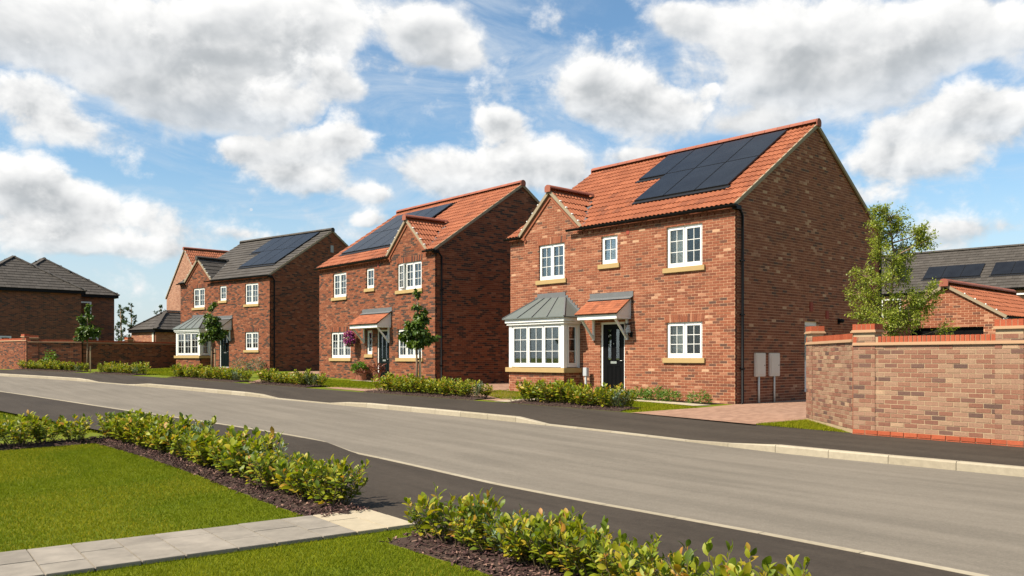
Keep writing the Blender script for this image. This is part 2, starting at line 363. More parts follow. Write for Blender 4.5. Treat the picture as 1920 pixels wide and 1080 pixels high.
def joined(name, base, Ms, mat, rnd=None, smooth=False):
    """many copies of one base shape (V,F) in one mesh"""
    V, F = base; Ms = np.asarray(Ms, dtype=float); n = len(Ms)
    W = np.einsum('nij,vj->nvi', Ms[:, :3, :3], V) + Ms[:, None, :3, 3]
    FF = F[None] + (np.arange(n) * len(V))[:, None, None]
    r = RNG.random(n) if rnd is None else np.asarray(rnd)
    return np_mesh(name, W.reshape(-1, 3), FF.reshape(-1, F.shape[1]), mat, np.repeat(r, len(V)), smooth)
def pieces(name, rest_name, base, Ms, mat, parent, n_single=0, order=None, smooth=False, base_mesh=None):
    """the n_single foremost pieces as objects of their own, the rest as one mesh"""
    Ms = list(Ms)
    if order is not None and n_single:
        Ms = [Ms[i] for i in np.argsort(np.asarray(order), kind='stable')]
    if n_single:
        me = base_mesh or np_mesh(name, base[0], base[1], mat, None, smooth)
        for M in Ms[:n_single]:
            o = bpy.data.objects.new(name, me); COL.objects.link(o); o.parent = parent; o.matrix_local = Matrix(np.asarray(M).tolist())
    if len(Ms) > n_single:
        o = link(rest_name, joined(rest_name, base, np.array([np.asarray(M) for M in Ms[n_single:]]), mat, smooth=smooth), parent)
        if len(Ms) - n_single > 8: tag(o, kind='stuff')
        return o
def npM(R3, t): M = np.eye(4); M[:3, :3] = R3; M[:3, 3] = t; return M
# base pieces ------------------------------------------------------
BRICK = (np.array([(0, 0, 0), (1, 0, 0), (1, 0, 1), (0, 0, 1), (0, 1, 0), (1, 1, 0), (1, 1, 1), (0, 1, 1)], float),
         np.array([(0, 1, 2, 3), (1, 5, 6, 2), (4, 0, 3, 7), (3, 2, 6, 7), (0, 4, 5, 1)]))
def pantile():
    w, L, n = .30, .41, 14; V = []
    for yy, zo in ((0, .032), (L, .004)):
        for i in range(n + 1):
            u = i / n; V.append((u * w, yy, zo + .015 * math.sin(4 * math.pi * u - .6)))
    F = [(i, i + 1, n + 2 + i, n + 1 + i) for i in range(n)]
    b = len(V)
    for i in range(n + 1): V.append((V[i][0], .004, V[i][2] - .019))
    F += [(b + i, b + i + 1, i + 1, i) for i in range(n)]
    return np.array(V), np.array(F)
def flat_tile():
    w, L = .328, .41; V = [(0, 0, .034), (.012, 0, .036), (w - .012, 0, .036), (w - .003, 0, .030), (0, L, .004), (.012, L, .006), (w - .012, L, .006), (w - .003, L, .002),
                           (0, .003, .010), (.012, .003, .010), (w - .012, .003, .010), (w - .003, .003, .010)]
    return np.array(V), np.array([(0, 1, 5, 4), (1, 2, 6, 5), (2, 3, 7, 6), (8, 9, 1, 0), (9, 10, 2, 1), (10, 11, 3, 2)])
PANTILE, FLATTILE = pantile(), flat_tile()
def leaf_base(wid=.50, curl=.12, fold=.10):
    """a leaf along +y, length 1"""
    ys = [0, .28, .6, .86, 1.0]; ws = [.06, .36, .42, .25, .02]; V = []; F = []
    for y, w in zip(ys, ws):
        z = curl * (y - .0) * (1 - y) * 2 - curl * y * y * .8; hw = w * wid / .42 * .55
        V += [(-hw, y, z + fold * hw * 2), (0, y, z), (hw, y, z + fold * hw * 2)]
    for i in range(4):
        a = i * 3; F += [(a, a + 1, a + 4, a + 3), (a + 1, a + 2, a + 5, a + 4)]
    return np.array(V), np.array(F)
LEAF = leaf_base(); LEAF_NARROW = leaf_base(.22, .08)
LEAF_SMALL = (np.array([(-.02, 0, 0), (.02, 0, 0), (.26, .45, .05), (-.26, .45, .05), (.03, 1, -.08), (-.03, 1, -.08)], float), np.array([(0, 1, 2, 3), (3, 2, 4, 5)]))
def orient(dirs, up_jit=.5, size=1.0, pos=None):
    """matrices that point base +y along dirs, upper side roughly up"""
    d = dirs / np.linalg.norm(dirs, axis=1, keepdims=True); n = len(d)
    up = np.array([0, 0, 1.]) + RNG.normal(0, up_jit, (n, 3))
    x = np.cross(d, up); x /= np.linalg.norm(x, axis=1, keepdims=True) + 1e-9; z = np.cross(x, d)
    M = np.zeros((n, 4, 4)); sz = np.broadcast_to(np.asarray(size), (n,))[:, None]
    M[:, :3, 0] = x * sz; M[:, :3, 1] = d * sz; M[:, :3, 2] = z * sz; M[:, 3, 3] = 1
    if pos is not None: M[:, :3, 3] = pos
    return M
# ------------------------------------------------------------------ terrain
DS, DN = Vector((-.604, .797)), Vector((.797, .604))        # along the road (away), across it
def zr(X, Y):
    s = -.604 * X + .797 * Y
    return .0163 * min(max(s - 8, 0), 42)
def ground_at(u, v, c=0.):
    """the place on the ground (raised by c) that lies in this direction from where the photograph was taken"""
    rx, rz = (u - 960) / FOC, -(v - HOR) / FOC; Y = 2.
    while Y < 150 and CAM_H + rz * Y > zr(rx * Y, Y) + c: Y += .02
    return Vector((rx * Y, Y))
def smooth_line(pts, step=.25):
    """Catmull-Rom through the points, resampled"""
    P = [np.array(p, float) for p in pts]; P = [2 * P[0] - P[1]] + P + [2 * P[-1] - P[-2]]; out = []
    for i in range(1, len(P) - 2):
        n = max(2, int(np.linalg.norm(P[i + 1] - P[i]) / step))
        for k in range(n):
            t = k / n; a, b, c, d = P[i - 1:i + 3]
            out.append(.5 * ((2 * b) + (-a + c) * t + (2 * a - 5 * b + 4 * c - d) * t * t + (-a + 3 * b - 3 * c + d) * t ** 3))
    out.append(P[-2]); return np.array(out)
def offset_line(L, d):
    T = np.gradient(L, axis=0); T /= np.linalg.norm(T, axis=1, keepdims=True)
    return L + np.stack([T[:, 1], -T[:, 0]], 1) * d         # right-hand side of the direction of travel
KERB = smooth_line([(11.5, 4.0), (8.4, 8.05), (6.45, 10.6), (5.06, 12.25), (3.9, 13.7), (2.3, 15.75), (.35, 18.0), (-1.6, 20.0), (-3.4, 21.75), (-5.3, 23.55), (-8.5, 26.7),
                    (-11.5, 29.6), (-15.1, 32.9), (-18.9, 36.2), (-24.4, 40.2), (-31, 43.8), (-40, 47), (-55, 49), (-90, 49)])
# travelling away from the camera the far side lies to the right
BACK = offset_line(KERB, 2.12); NEAR = offset_line(KERB, -5.45); NBACK = offset_line(KERB, -7.65)
KS = np.array([-.604 * p[0] + .797 * p[1] for p in KERB])
def interp_prof(s, table):
    return float(np.interp(s, [a for a, b in table], [b for a, b in table]))
FAR_UP = [(-5, .12), (8.4, .12), (9.4, .025), (13.6, .025), (14.5, .12), (20.6, .12), (21.6, .025), (24.6, .025), (25.6, .12), (33.8, .12), (34.8, .025), (38.2, .025), (39.2, .12), (90, .12)]
NEAR_UP = [(-5, .012), (11.8, .012), (12.8, .10), (90, .10)]
def strip(name, A, za, B, zb, mat, kind='structure', parent=None):
    n = len(A); V = np.zeros((2 * n, 3)); V[:n, :2] = A; V[n:, :2] = B
    V[:n, 2] = [zr(*p) + (za(i) if callable(za) else za) for i, p in enumerate(A)]
    V[n:, 2] = [zr(*p) + (zb(i) if callable(zb) else zb) for i, p in enumerate(B)]
    F = np.array([(i, n + i, n + i + 1, i + 1) for i in range(n - 1)])[:, ::-1]
    me = np_mesh(name, V, F, mat); me.update()
    o = link(name, me, parent)
    if me.polygons[0].normal.z < 0: me.flip_normals()
    if kind: o['kind'] = kind
    return o
def drape(name, pts, c, mat, kind='structure', uv=None):
    """flat sheet laid on the sloping ground"""
    bm = bmesh.new(); f = bm.faces.new([bm.verts.new((p[0], p[1], 0)) for p in pts])
    if f.normal.z < 0: bmesh.ops.reverse_faces(bm, faces=bm.faces[:])
    for s in (8, 50):
        bmesh.ops.bisect_plane(bm, geom=bm.verts[:] + bm.edges[:] + bm.faces[:], plane_co=(DS * s).to_3d(), plane_no=DS.to_3d())
    bmesh.ops.triangulate(bm, faces=bm.faces[:])
    bm.normal_update()
    bm.faces.ensure_lookup_table()
    if bm.faces[0].normal.z < 0: bmesh.ops.reverse_faces(bm, faces=bm.faces[:])
    for v in bm.verts: v.co.z = zr(v.co.x, v.co.y) + c
    me = bpy.data.meshes.new(name); bm.to_mesh(me); bm.free(); me.materials.append(MATS[mat])
    if uv: set_uv(me, uv)
    o = link(name, me)
    if kind: o['kind'] = kind
    return o
def ground_sheet():
    xs = sorted(set([-1500, -600, -200, -100, -60, -40, -20, 0, 20, 40, 60, 100, 200, 600, 1500])); V = []; F = []
    # rows follow lines of equal height so that the folds of the slope fall on edges
    ss = [-300, -60, -10, 0, 8, 15, 22, 29, 36, 43, 50, 70, 120, 300, 900, 2200]; ns = [-1500, -500, -150, -60, -30, -10, 0, 10, 30, 60, 150, 500, 1500]
    for s in ss:
        for n in ns:
            p = DS * s + DN * n; V.append((p.x, p.y, zr(p.x, p.y) - .10))
    k = len(ns)
    F = [(i * k + j, i * k + j + 1, (i + 1) * k + j + 1, (i + 1) * k + j) for i in range(len(ss) - 1) for j in range(k - 1)]
    m = MB().add(V, F).mesh('ground', 'grass')
    if m.polygons[0].normal.z < 0: m.flip_normals()
    link('ground', m)['kind'] = 'structure'
ground_sheet()
strip('road', KERB, 0, NEAR, 0, 'road_asphalt')
strip('far_footway', offset_line(KERB, .125), lambda i: interp_prof(KS[i], FAR_UP) - .004, BACK, .2, 'footway_asphalt')
strip('near_footway', offset_line(KERB, -5.45 - .09), lambda i: interp_prof(KS[i], NEAR_UP) - .004, NBACK, lambda i: .045 + .05 * min(1, max(0, (KS[i] - 9) / 4)), 'footway_asphalt')
PLOT = .205
# the land behind the far footway: lawn
PB = offset_line(KERB, 40)
def plot_sheet():
    far = [(60, -10), (120, 60), (40, 160), (-160, 140), (-140, 49)]
    pts = [tuple(p) for p in BACK[::4]] + [(-90, 120), (-40, 190), (110, 150), (60, -6)]
    return drape('lawn', pts, PLOT - .004, 'grass')
plot_sheet()
def kerb_line(name, L, width, up, side, length=.915):
    """one object per kerb stone; parts of the kerb"""
    k = link(name, None); k['kind'] = 'structure'
    seg = np.linalg.norm(np.diff(L, axis=0), axis=1); cum = np.concatenate([[0], np.cumsum(seg)])
    t = 0.
    T = offset_line(L, width * side)
    while t + length < cum[-1]:
        a, b = t + .004, t + length - .004
        def at(d, arr): return np.array([np.interp(d, cum, arr[:, 0]), np.interp(d, cum, arr[:, 1])])
        p, q, r, s_ = at(a, L), at(b, L), at(b, T), at(a, T)
        sm = -.604 * p[0] + .797 * p[1]
        if sm > 75: break
        ha, hb = interp_prof(sm, up), interp_prof(-.604 * q[0] + .797 * q[1], up)
        za, zb = zr(*p), zr(*q)
        mb = MB(); ch = .02 if ha > .05 else .0
        prof = [(p, q, -.08), (p, q, None)]
        V = []
        for (P1, P2, h) in ((p, s_, ha), (q, r, hb)):
            z0 = zr(*P1)
            m1 = P1 + (P2 - P1) * .16
            V += [(*P1, z0 - .08), (*P1, z0 + h - (.022 if h > .06 else .004)), (*m1, z0 + h), (*P2, z0 + h), (*P2, z0 - .08)]
        mb.add(V, [(0, 1, 6, 5), (1, 2, 7, 6), (2, 3, 8, 7), (3, 4, 9, 8), (0, 4, 3, 2, 1), (5, 6, 7, 8, 9)])
        me = mb.mesh('kerb_stone', 'kerb'); bm = bmesh.new(); bm.from_mesh(me); bmesh.ops.recalc_face_normals(bm, faces=bm.faces[:]); bm.to_mesh(me); bm.free()
        link('kerb_stone', me, k)
        t += length
kerb_line('far_kerb', KERB, .127, FAR_UP, 1)
kerb_line('near_kerb', NEAR, .10, NEAR_UP, -1)
def in_poly(P, poly):
    x, y = P[:, 0], P[:, 1]; ins = np.zeros(len(P), bool); n = len(poly)
    for i in range(n):
        (x1, y1), (x2, y2) = poly[i], poly[i - 1]
        c = ((y1 > y) != (y2 > y)) & (x < (x2 - x1) * (y - y1) / ((y2 - y1) + 1e-12) + x1); ins ^= c
    return ins
def blades(name, polys, dens, h, c, wid=.004, holes=(), label=None):
    """mown grass: real blades"""
    pts = []
    for poly in polys:
        a = np.array(poly); lo, hi = a.min(0), a.max(0); n = int((hi - lo).prod() * dens)
        P = lo + RNG.random((n, 2)) * (hi - lo); pts.append(P[in_poly(P, poly)])
    P = np.concatenate(pts)
    for q in holes: P = P[~in_poly(P, q)]
    n = len(P); z = .0163 * np.clip(-.604 * P[:, 0] + .797 * P[:, 1] - 8, 0, 42) + c
    ang = RNG.random(n) * 6.283; hh = h * (.5 + RNG.random(n)); lean = RNG.normal(0, .45, (n, 2)) * hh[:, None]
    V = np.zeros((n, 3, 3)); w = wid * (.6 + .8 * RNG.random(n))
    V[:, 0, 0] = P[:, 0] - np.cos(ang) * w; V[:, 0, 1] = P[:, 1] - np.sin(ang) * w; V[:, 0, 2] = z
    V[:, 1, 0] = P[:, 0] + np.cos(ang) * w; V[:, 1, 1] = P[:, 1] + np.sin(ang) * w; V[:, 1, 2] = z
    V[:, 2, :2] = P + lean; V[:, 2, 2] = z + hh
    r = np.clip(RNG.random(n) * .55 + .45 * (np.sin(P[:, 0] * 2.1 + 1.3 * np.sin(P[:, 1] * 1.7)) * .5 + .5), 0, .999)
    o = link(name, np_mesh(name, V.reshape(-1, 3), np.arange(3 * n).reshape(-1, 3), 'grass_blade', np.repeat(r, 3)))
    return tag(o, label or 'short mown green grass', 'grass', kind='stuff')

# ------------------------------------------------------------------ building parts
COURSE = .075
def snap(z, z0): return z0 + round((z - z0) / COURSE) * COURSE
def wall_spans(extent, openings):
    """spans(z) = the stretches of wall at that height, openings left out"""
    def spans(z0, z1):
        e = extent((z0 + z1) / 2)
        if e is None: return []
        cur = [e]
        for (a, b, lo, hi) in openings:
            if z1 > lo + .012 and z0 < hi - .012:
                cur = [x for (p, q) in cur for x in ((p, min(q, a)), (max(p, b), q)) if x[1] - x[0] > .012]
        return cur
    return spans
def brick_wall(parent, W, extent, openings, z0, z1, mat, mortar, name='wall', n_single=0, order=None, phase=0., depth=.1, wpart=None):
    """wall sheet of mortar (the part) with real bricks standing proud of it (its sub-parts); W maps (along, inward, up) to the parent"""
    sp = wall_spans(extent, openings); n = int(math.ceil((z1 - z0) / COURSE - 1e-6)); mb = MB(); Ms = []; od = []
    for i in range(n):
        a = z0 + i * COURSE
        for (p, q) in sp(a, a + COURSE):
            mb.poly([(p, .0055, a), (q, .0055, a), (q, .0055, a + COURSE), (p, .0055, a + COURSE)])
            k = math.floor((p - phase) / .225) - 1
            while True:
                e = phase + k * .225 + (.1125 if i % 2 else 0); f = e + .2115; k += 1
                if e >= q: break
                e2, f2 = max(e, p), min(f, q)
                if f2 - e2 < .028: continue
                M = np.eye(4); M[0, 0] = f2 - e2; M[1, 1] = depth; M[2, 2] = .0618
                M[:3, 3] = (e2, random.uniform(-.0025, .0025), a + .0065); Ms.append(M); od.append(order((e2 + f2) / 2, a) if order else 0)
    for (a, b, lo, hi) in openings:      # reveals
        for pts in ([(a, .009, lo), (a, .13, lo), (a, .13, hi), (a, .009, hi)], [(b, .009, hi), (b, .13, hi), (b, .13, lo), (b, .009, lo)],
                    [(a, .009, hi), (a, .13, hi), (b, .13, hi), (b, .009, hi)], [(b, .009, lo), (b, .13, lo), (a, .13, lo), (a, .009, lo)]):
            mb.poly(pts)
    w = mb.build(name, mortar, parent, W)
    pieces('brick', 'brickwork', BRICK, Ms, mat, w, n_single, od if order else None)
    return w
def window(parent, W, a, b, lo, hi, sashes=2, cols=2, rows=3, sill=True, inner='curtain', widths=None, inset=.055, name='window', sill_mat='stone_sill', open_first=0, room=True, label=None):
    """a = left, b = right along the wall; frame is the part; sashes, panes, bars, sill its sub-parts"""
    w, h = b - a, hi - lo; fw = .05; M = W @ Tr(a, inset, lo)
    f = MB().box(0, fw, 0, .07, 0, h).box(w - fw, w, 0, .07, 0, h).box(fw, w - fw, 0, .07, h - fw, h).box(fw, w - fw, -.012, .07, 0, fw + .025)
    iw = w - 2 * fw; ws = widths or [iw / sashes] * sashes; x = fw; zb = fw + .025
    edges = []
    for i, sw in enumerate(ws):
        edges.append((x, x + sw)); x += sw
        if i < len(ws) - 1: f.box(x - .022, x + .022, .004, .066, zb, h - fw)
    win = f.build(name, 'white_upvc', parent, M)
    if label: win['label'] = label
    for i, (p, q) in enumerate(edges):
        p += .006 if i == 0 else .024; q -= .006 if i == len(edges) - 1 else .024; z0, z1 = zb + .004, h - fw - .004; t = .042
        Ms = Matrix.Identity(4)
        if open_first and i == 0:
            Ms = Tr(p, 0, 0) @ Matrix.Rotation(-open_first, 4, 'Z') @ Tr(-p, 0, 0)
        s = MB().box(p, p + t, -.014, .05, z0, z1).box(q - t, q, -.014, .05, z0, z1).box(p + t, q - t, -.014, .05, z0, z0 + t).box(p + t, q - t, -.014, .05, z1 - t, z1)
        s.build('sash', 'white_upvc', win, Ms)
        gx0, gx1, gz0, gz1 = p + t, q - t, z0 + t, z1 - t; bw = .016
        bars = MB()
        for c in range(1, cols):
            xx = gx0 + (gx1 - gx0) * c / cols; bars.box(xx - bw / 2, xx + bw / 2, .002, .034, gz0, gz1)
        for r in range(1, rows):
            zz = gz0 + (gz1 - gz0) * r / rows; bars.box(gx0, gx1, .004, .032, zz - bw / 2, zz + bw / 2)
        if bars.v: bars.build('glazing_bar', 'white_upvc', win, Ms)
        for c in range(cols):
            for r in range(rows):
                x0, x1 = gx0 + (gx1 - gx0) * c / cols, gx0 + (gx1 - gx0) * (c + 1) / cols; y0, y1 = gz0 + (gz1 - gz0) * r / rows, gz0 + (gz1 - gz0) * (r + 1) / rows
                MB().box(x0, x1, .016, .020, y0, y1).build('pane', 'glass', win, Ms)
    if sill:
        MB().box(-.10, w + .10, -inset - .06, .04, -.14, -.003).build('sill', sill_mat, win, bevel=.006)
    if room:
        D = 1.3; mb = MB(); x0, x1, z0, z1 = -.5, w + .5, -.6, h + .25
        mb.poly([(x0, D, z0), (x1, D, z0), (x1, D, z1), (x0, D, z1)][::-1]); mb.poly([(x0, .12, z0), (x0, D, z0), (x0, D, z1), (x0, .12, z1)]); mb.poly([(x1, .12, z0), (x1, .12, z1), (x1, D, z1), (x1, D, z0)])
        mb.poly([(x0, .12, z0), (x1, .12, z0), (x1, D, z0), (x0, D, z0)]); mb.poly([(x0, .12, z1), (x0, D, z1), (x1, D, z1), (x1, .12, z1)])
        # the inner face of the wall round the opening
        mb.poly([(x0, .12, z0), (0, .12, z0), (0, .12, z1), (x0, .12, z1)]); mb.poly([(w, .12, z0), (x1, .12, z0), (x1, .12, z1), (w, .12, z1)])
        mb.poly([(0, .12, z0), (w, .12, z0), (w, .12, 0), (0, .12, 0)]); mb.poly([(0, .12, h), (w, .12, h), (w, .12, z1), (0, .12, z1)])
        mb.build('room_lining', 'room_wall', win)
    if inner in ('curtain', 'both'):
        for (c0, c1) in ((-.06, w * .42), (w * .88, w + .06)):
            n = max(6, int((c1 - c0) / .02)); mb = MB(); V = []
            for i in range(n + 1):
                xx = c0 + (c1 - c0) * i / n; yy = .20 + .02 * math.sin(i * 1.15)
                V += [(xx, yy, -.2), (xx, yy, h + .1)]
            mb.add(V, [(2 * i, 2 * i + 2, 2 * i + 3, 2 * i + 1) for i in range(n)]); mb.build('curtain', 'curtain', win, smooth=True)
    if inner in ('blind', 'both', 'cafe'):
        top = h * .98 if inner != 'cafe' else h * .66; mb = MB(); z = .03
        while z < top:
            mb.add([(.03, .13, z), (w - .03, .13, z), (w - .03, .160, z + .042), (.03, .160, z + .042)], [(0, 1, 2, 3)]); z += .052
        mb.build('blind', 'blind', win)
    return win
def front_door(parent, W, a, b, lo, hi, mat='door_black'):
    w, h = b - a, hi - lo; M = W @ Tr(a, .05, lo); fw = .06
    d0 = MB().box(fw, w - fw, .02, .065, .05, h - fw)
    for (x0, x1, z0, z1) in ((.20, .43, .12, .42), (.57, .80, .12, .42), (.20, .43, .50, .56), (.57, .80, .50, .56)):
        pass
    door = d0.build('door', mat, parent, M)
    fr = MB().box(0, fw, 0, .08, 0, h).box(w - fw, w, 0, .08, 0, h).box(fw, w - fw, 0, .08, h - fw, h).build('door_frame', 'white_upvc', door)
    MB().box(fw, w - fw, -.04, .09, 0, .05).build('threshold', 'render_grey', door)
    iw = w - 2 * fw; X = lambda t: fw + iw * t; Zz = lambda t: .05 + (h - fw - .05) * t
    for (x0, x1) in ((.20, .42), (.58, .80)):
        m = MB()      # raised mouldings round each lower panel
        for (z0, z1) in ((.06, .36),):
            for q in ((X(x0), X(x1), Zz(z0), Zz(z0) + .02), (X(x0), X(x1), Zz(z1) - .02, Zz(z1)), (X(x0), X(x0) + .02, Zz(z0), Zz(z1)), (X(x1) - .02, X(x1), Zz(z0), Zz(z1))):
                m.box(q[0], q[1], .008, .021, q[2], q[3])
        m.build('door_panel', mat, door, bevel=.004)
        g = MB()
        for q in ((X(x0), X(x1), Zz(.44), Zz(.44) + .022), (X(x0), X(x1), Zz(.93) - .022, Zz(.93)), (X(x0), X(x0) + .022, Zz(.44), Zz(.93)), (X(x1) - .022, X(x1), Zz(.44), Zz(.93))):
            g.box(q[0], q[1], .004, .021, q[2], q[3])
        g.build('light_surround', mat, door)
        MB().box(X(x0) + .02, X(x1) - .02, .012, .019, Zz(.44) + .02, Zz(.93) - .02).build('door_light', 'glass', door)
    MB().box(X(.36), X(.64), .005, .021, Zz(.395), Zz(.43)).build('letter_plate', 'chrome', door, bevel=.003)
    MB().tube([(X(.93), .02, Zz(.44)), (X(.93), -.03, Zz(.44)), (X(.80), -.035, Zz(.44))], .009).build('handle', 'chrome', door, smooth=True)
    MB().tube([(X(.5), .02, Zz(.70)), (X(.5), .01, Zz(.70))], .012).build('spyhole', 'chrome', door)
    return door
def soldier(parent, W, a, b, lo, h, mat, fan=.10):
    """arch of upright bricks over an opening"""
    n = int((b - a) / .075); Ms = []; mid = (a + b) / 2
    for i in range(n):
        x = a + (b - a) * (i + .5) / n; t = fan * 2 * (x - mid) / (b - a) * 1.5
        M = np.array(Matrix(Tr(x, -.004, lo) @ Matrix.Rotation(t, 4, 'Y') @ Tr(-.032, 0, 0) @ Matrix.Diagonal((.064, .1, h, 1)))); Ms.append(M)
    mb = MB().prism([(a - .02, .0045, lo), (b + .02, .0045, lo), (b + .10 * fan * 12 * .1 + .03, .0045, lo + h), (a - .10 * fan * 12 * .1 - .03, .0045, lo + h)], (0, .02, 0))
    o = mb.build('soldier_arch', 'mortar', parent, W)
    pieces('brick', 'brickwork', BRICK, Ms, mat, o, n)
def tile_field(parent, M, width, length, kind, mat, keep=None, n_single=0, order=None, gauge=.345):
    base = PANTILE if kind == 'pan' else FLATTILE; w = .30 if kind == 'pan' else .33
    nc = int(math.ceil(width / w - .02)); nr = int(math.ceil(length / gauge)); sx = width / (nc * w); Ms = []; od = []
    for r in range(nr):
        for c in range(nc + (1 if kind != 'pan' and r % 2 else 0)):
            x = c * w * sx - (w * sx / 2 if kind != 'pan' and r % 2 else 0); y = r * gauge
            if x < -.02 or x + w * sx > width + .05:
                if not (kind != 'pan'): continue
                x = max(0, min(x, width - w * sx))
            if keep and not keep(x + w * sx / 2, y + gauge / 2): continue
            L = Tr(x + random.uniform(-.003, .003), y + random.uniform(-.004, .004), random.uniform(0, .004)) @ Matrix.Rotation(random.uniform(-.006, .006), 4, 'Z') @ Matrix.Diagonal((sx, min(1.0, (length - y) / .36), 1, 1))
            Q = M @ L; Ms.append(np.array(Q)); od.append(order(Q.translation) if order else 0)
    pieces('roof_tile', 'tile_field', base, Ms, mat, parent, n_single, od if order else None, smooth=False)
def frame(o, x, y):
    x = Vector(x).normalized(); y = Vector(y).normalized(); z = x.cross(y)
    return Matrix(((x.x, y.x, z.x, o[0]), (x.y, y.y, z.y, o[1]), (x.z, y.z, z.z, o[2]), (0, 0, 0, 1)))
def ridge_tiles(parent, p, q, mat, r=.125, L=.42, round_end=None, endcap=True):
    p, q = Vector(p), Vector(q); d = (q - p); n = max(1, round(d.length / L)); st = d / n; dd = d.normalized(); sd = dd.cross(Vector((0, 0, 1))).normalized(); up = sd.cross(dd)
    for i in range(n):
        a, b = p + st * i, p + st * (i + 1) - dd * .008; k = 9; V = []
        for base, rr in ((a, r), (b, r), (b, r - .018), (a, r - .018)):
            V += [base + sd * rr * math.cos(math.pi * j / (k - 1)) * 1.05 + up * (rr * math.sin(math.pi * j / (k - 1)) * .92 - .035) for j in range(k)]
        F = [(j, j + 1, k + j + 1, k + j) for j in range(k - 1)] + [(k + j, k + j + 1, 2 * k + j + 1, 2 * k + j) for j in range(k - 1)] + [(3 * k + j, j, j + 1, 3 * k + j + 1)[::-1] for j in range(k - 1)]
        MB().add(V, F).build('ridge_tile', mat, parent, smooth=False)
    for e, sgn in ((p, -1), (q, 1)):
        if endcap in (True, sgn):
            V = [e + dd * sgn * .004 + sd * r * math.cos(math.pi * j / 12) * 1.02 + up * (r * math.sin(math.pi * j / 12) * .9 - .035) for j in range(13)] + [e + dd * sgn * .004 - sd * r * .95 - up * .15, e + dd * sgn * .004 + sd * r * .95 - up * .15]
            MB().prism(V, dd * sgn * .03).build('ridge_end', mat, parent)
def gutter(parent, p, q, name='gutter'):
    p, q = Vector(p), Vector(q); d = (q - p).normalized(); sd = d.cross(Vector((0, 0, 1))); k = 7; V = []
    for b in (p, q):
        for rr in (.062, .056):
            V += [b + sd * rr * math.cos(math.pi + math.pi * j / (k - 1)) + Vector((0, 0, 1)) * rr * math.sin(math.pi + math.pi * j / (k - 1)) for j in range(k)]
    F = []
    for j in range(k - 1):
        F += [(j, j + 1, 2 * k + j + 1, 2 * k + j), (k + j, 3 * k + j, 3 * k + j + 1, k + j + 1)]
    F += [(0, 2 * k, 3 * k, k), (k - 1, 2 * k - 1, 4 * k - 1, 3 * k - 1), tuple(range(k)), tuple(range(2 * k, 3 * k))[::-1]]
    return MB().add(V, F).build(name, 'black_plastic', parent)
def solar_array(roof, M, cols, rows, pw, ph, skip=()):
    """M maps (x along eaves, y up the slope, z off the roof); one object for each panel"""
    for r in range(rows):
        for c in range(cols):
            if (c, r) in skip: continue
            x0, y0 = c * pw, r * ph
            g = MB().box(x0 + .012, x0 + pw - .012, y0 + .012, y0 + ph - .012, .05, .092).build('solar_panel', 'panel_frame', roof, M)
            MB().box(x0 + .026, x0 + pw - .026, y0 + .026, y0 + ph - .026, .088, .096).build('panel_glass', 'solar_cell', g)
    fl = MB()
    for c in range(cols):
        r0 = min([r for r in range(rows) if (c, r) not in skip], default=None)
        if r0 is not None: fl.box(c * pw - (.06 if c == 0 else 0), (c + 1) * pw + (.06 if c == cols - 1 else 0), r0 * ph - .14, r0 * ph + .015, .03, .052)
    fl.build('panel_flashing', 'panel_frame', roof, M)
def verge(parent, p, q, w=.055, h=.11, mat='verge', clips=True, up=(0, 0, 1)):
    o = MB().bar(p, q, w, h, up).build('verge', mat, parent)
    if clips:
        p, q = Vector(p), Vector(q); n = int((q - p).length / .345); d = (q - p).normalized(); sd = d.cross(Vector(up)).normalized(); u = sd.cross(d); mb = MB()
        for i in range(1, n):
            c = p + d * i * .345 + u * (h / 2 + .012); mb.bar(c - d * .018, c + d * .018, w + .01, .025, up)
        mb.build('verge_clip', 'verge_clip', parent)

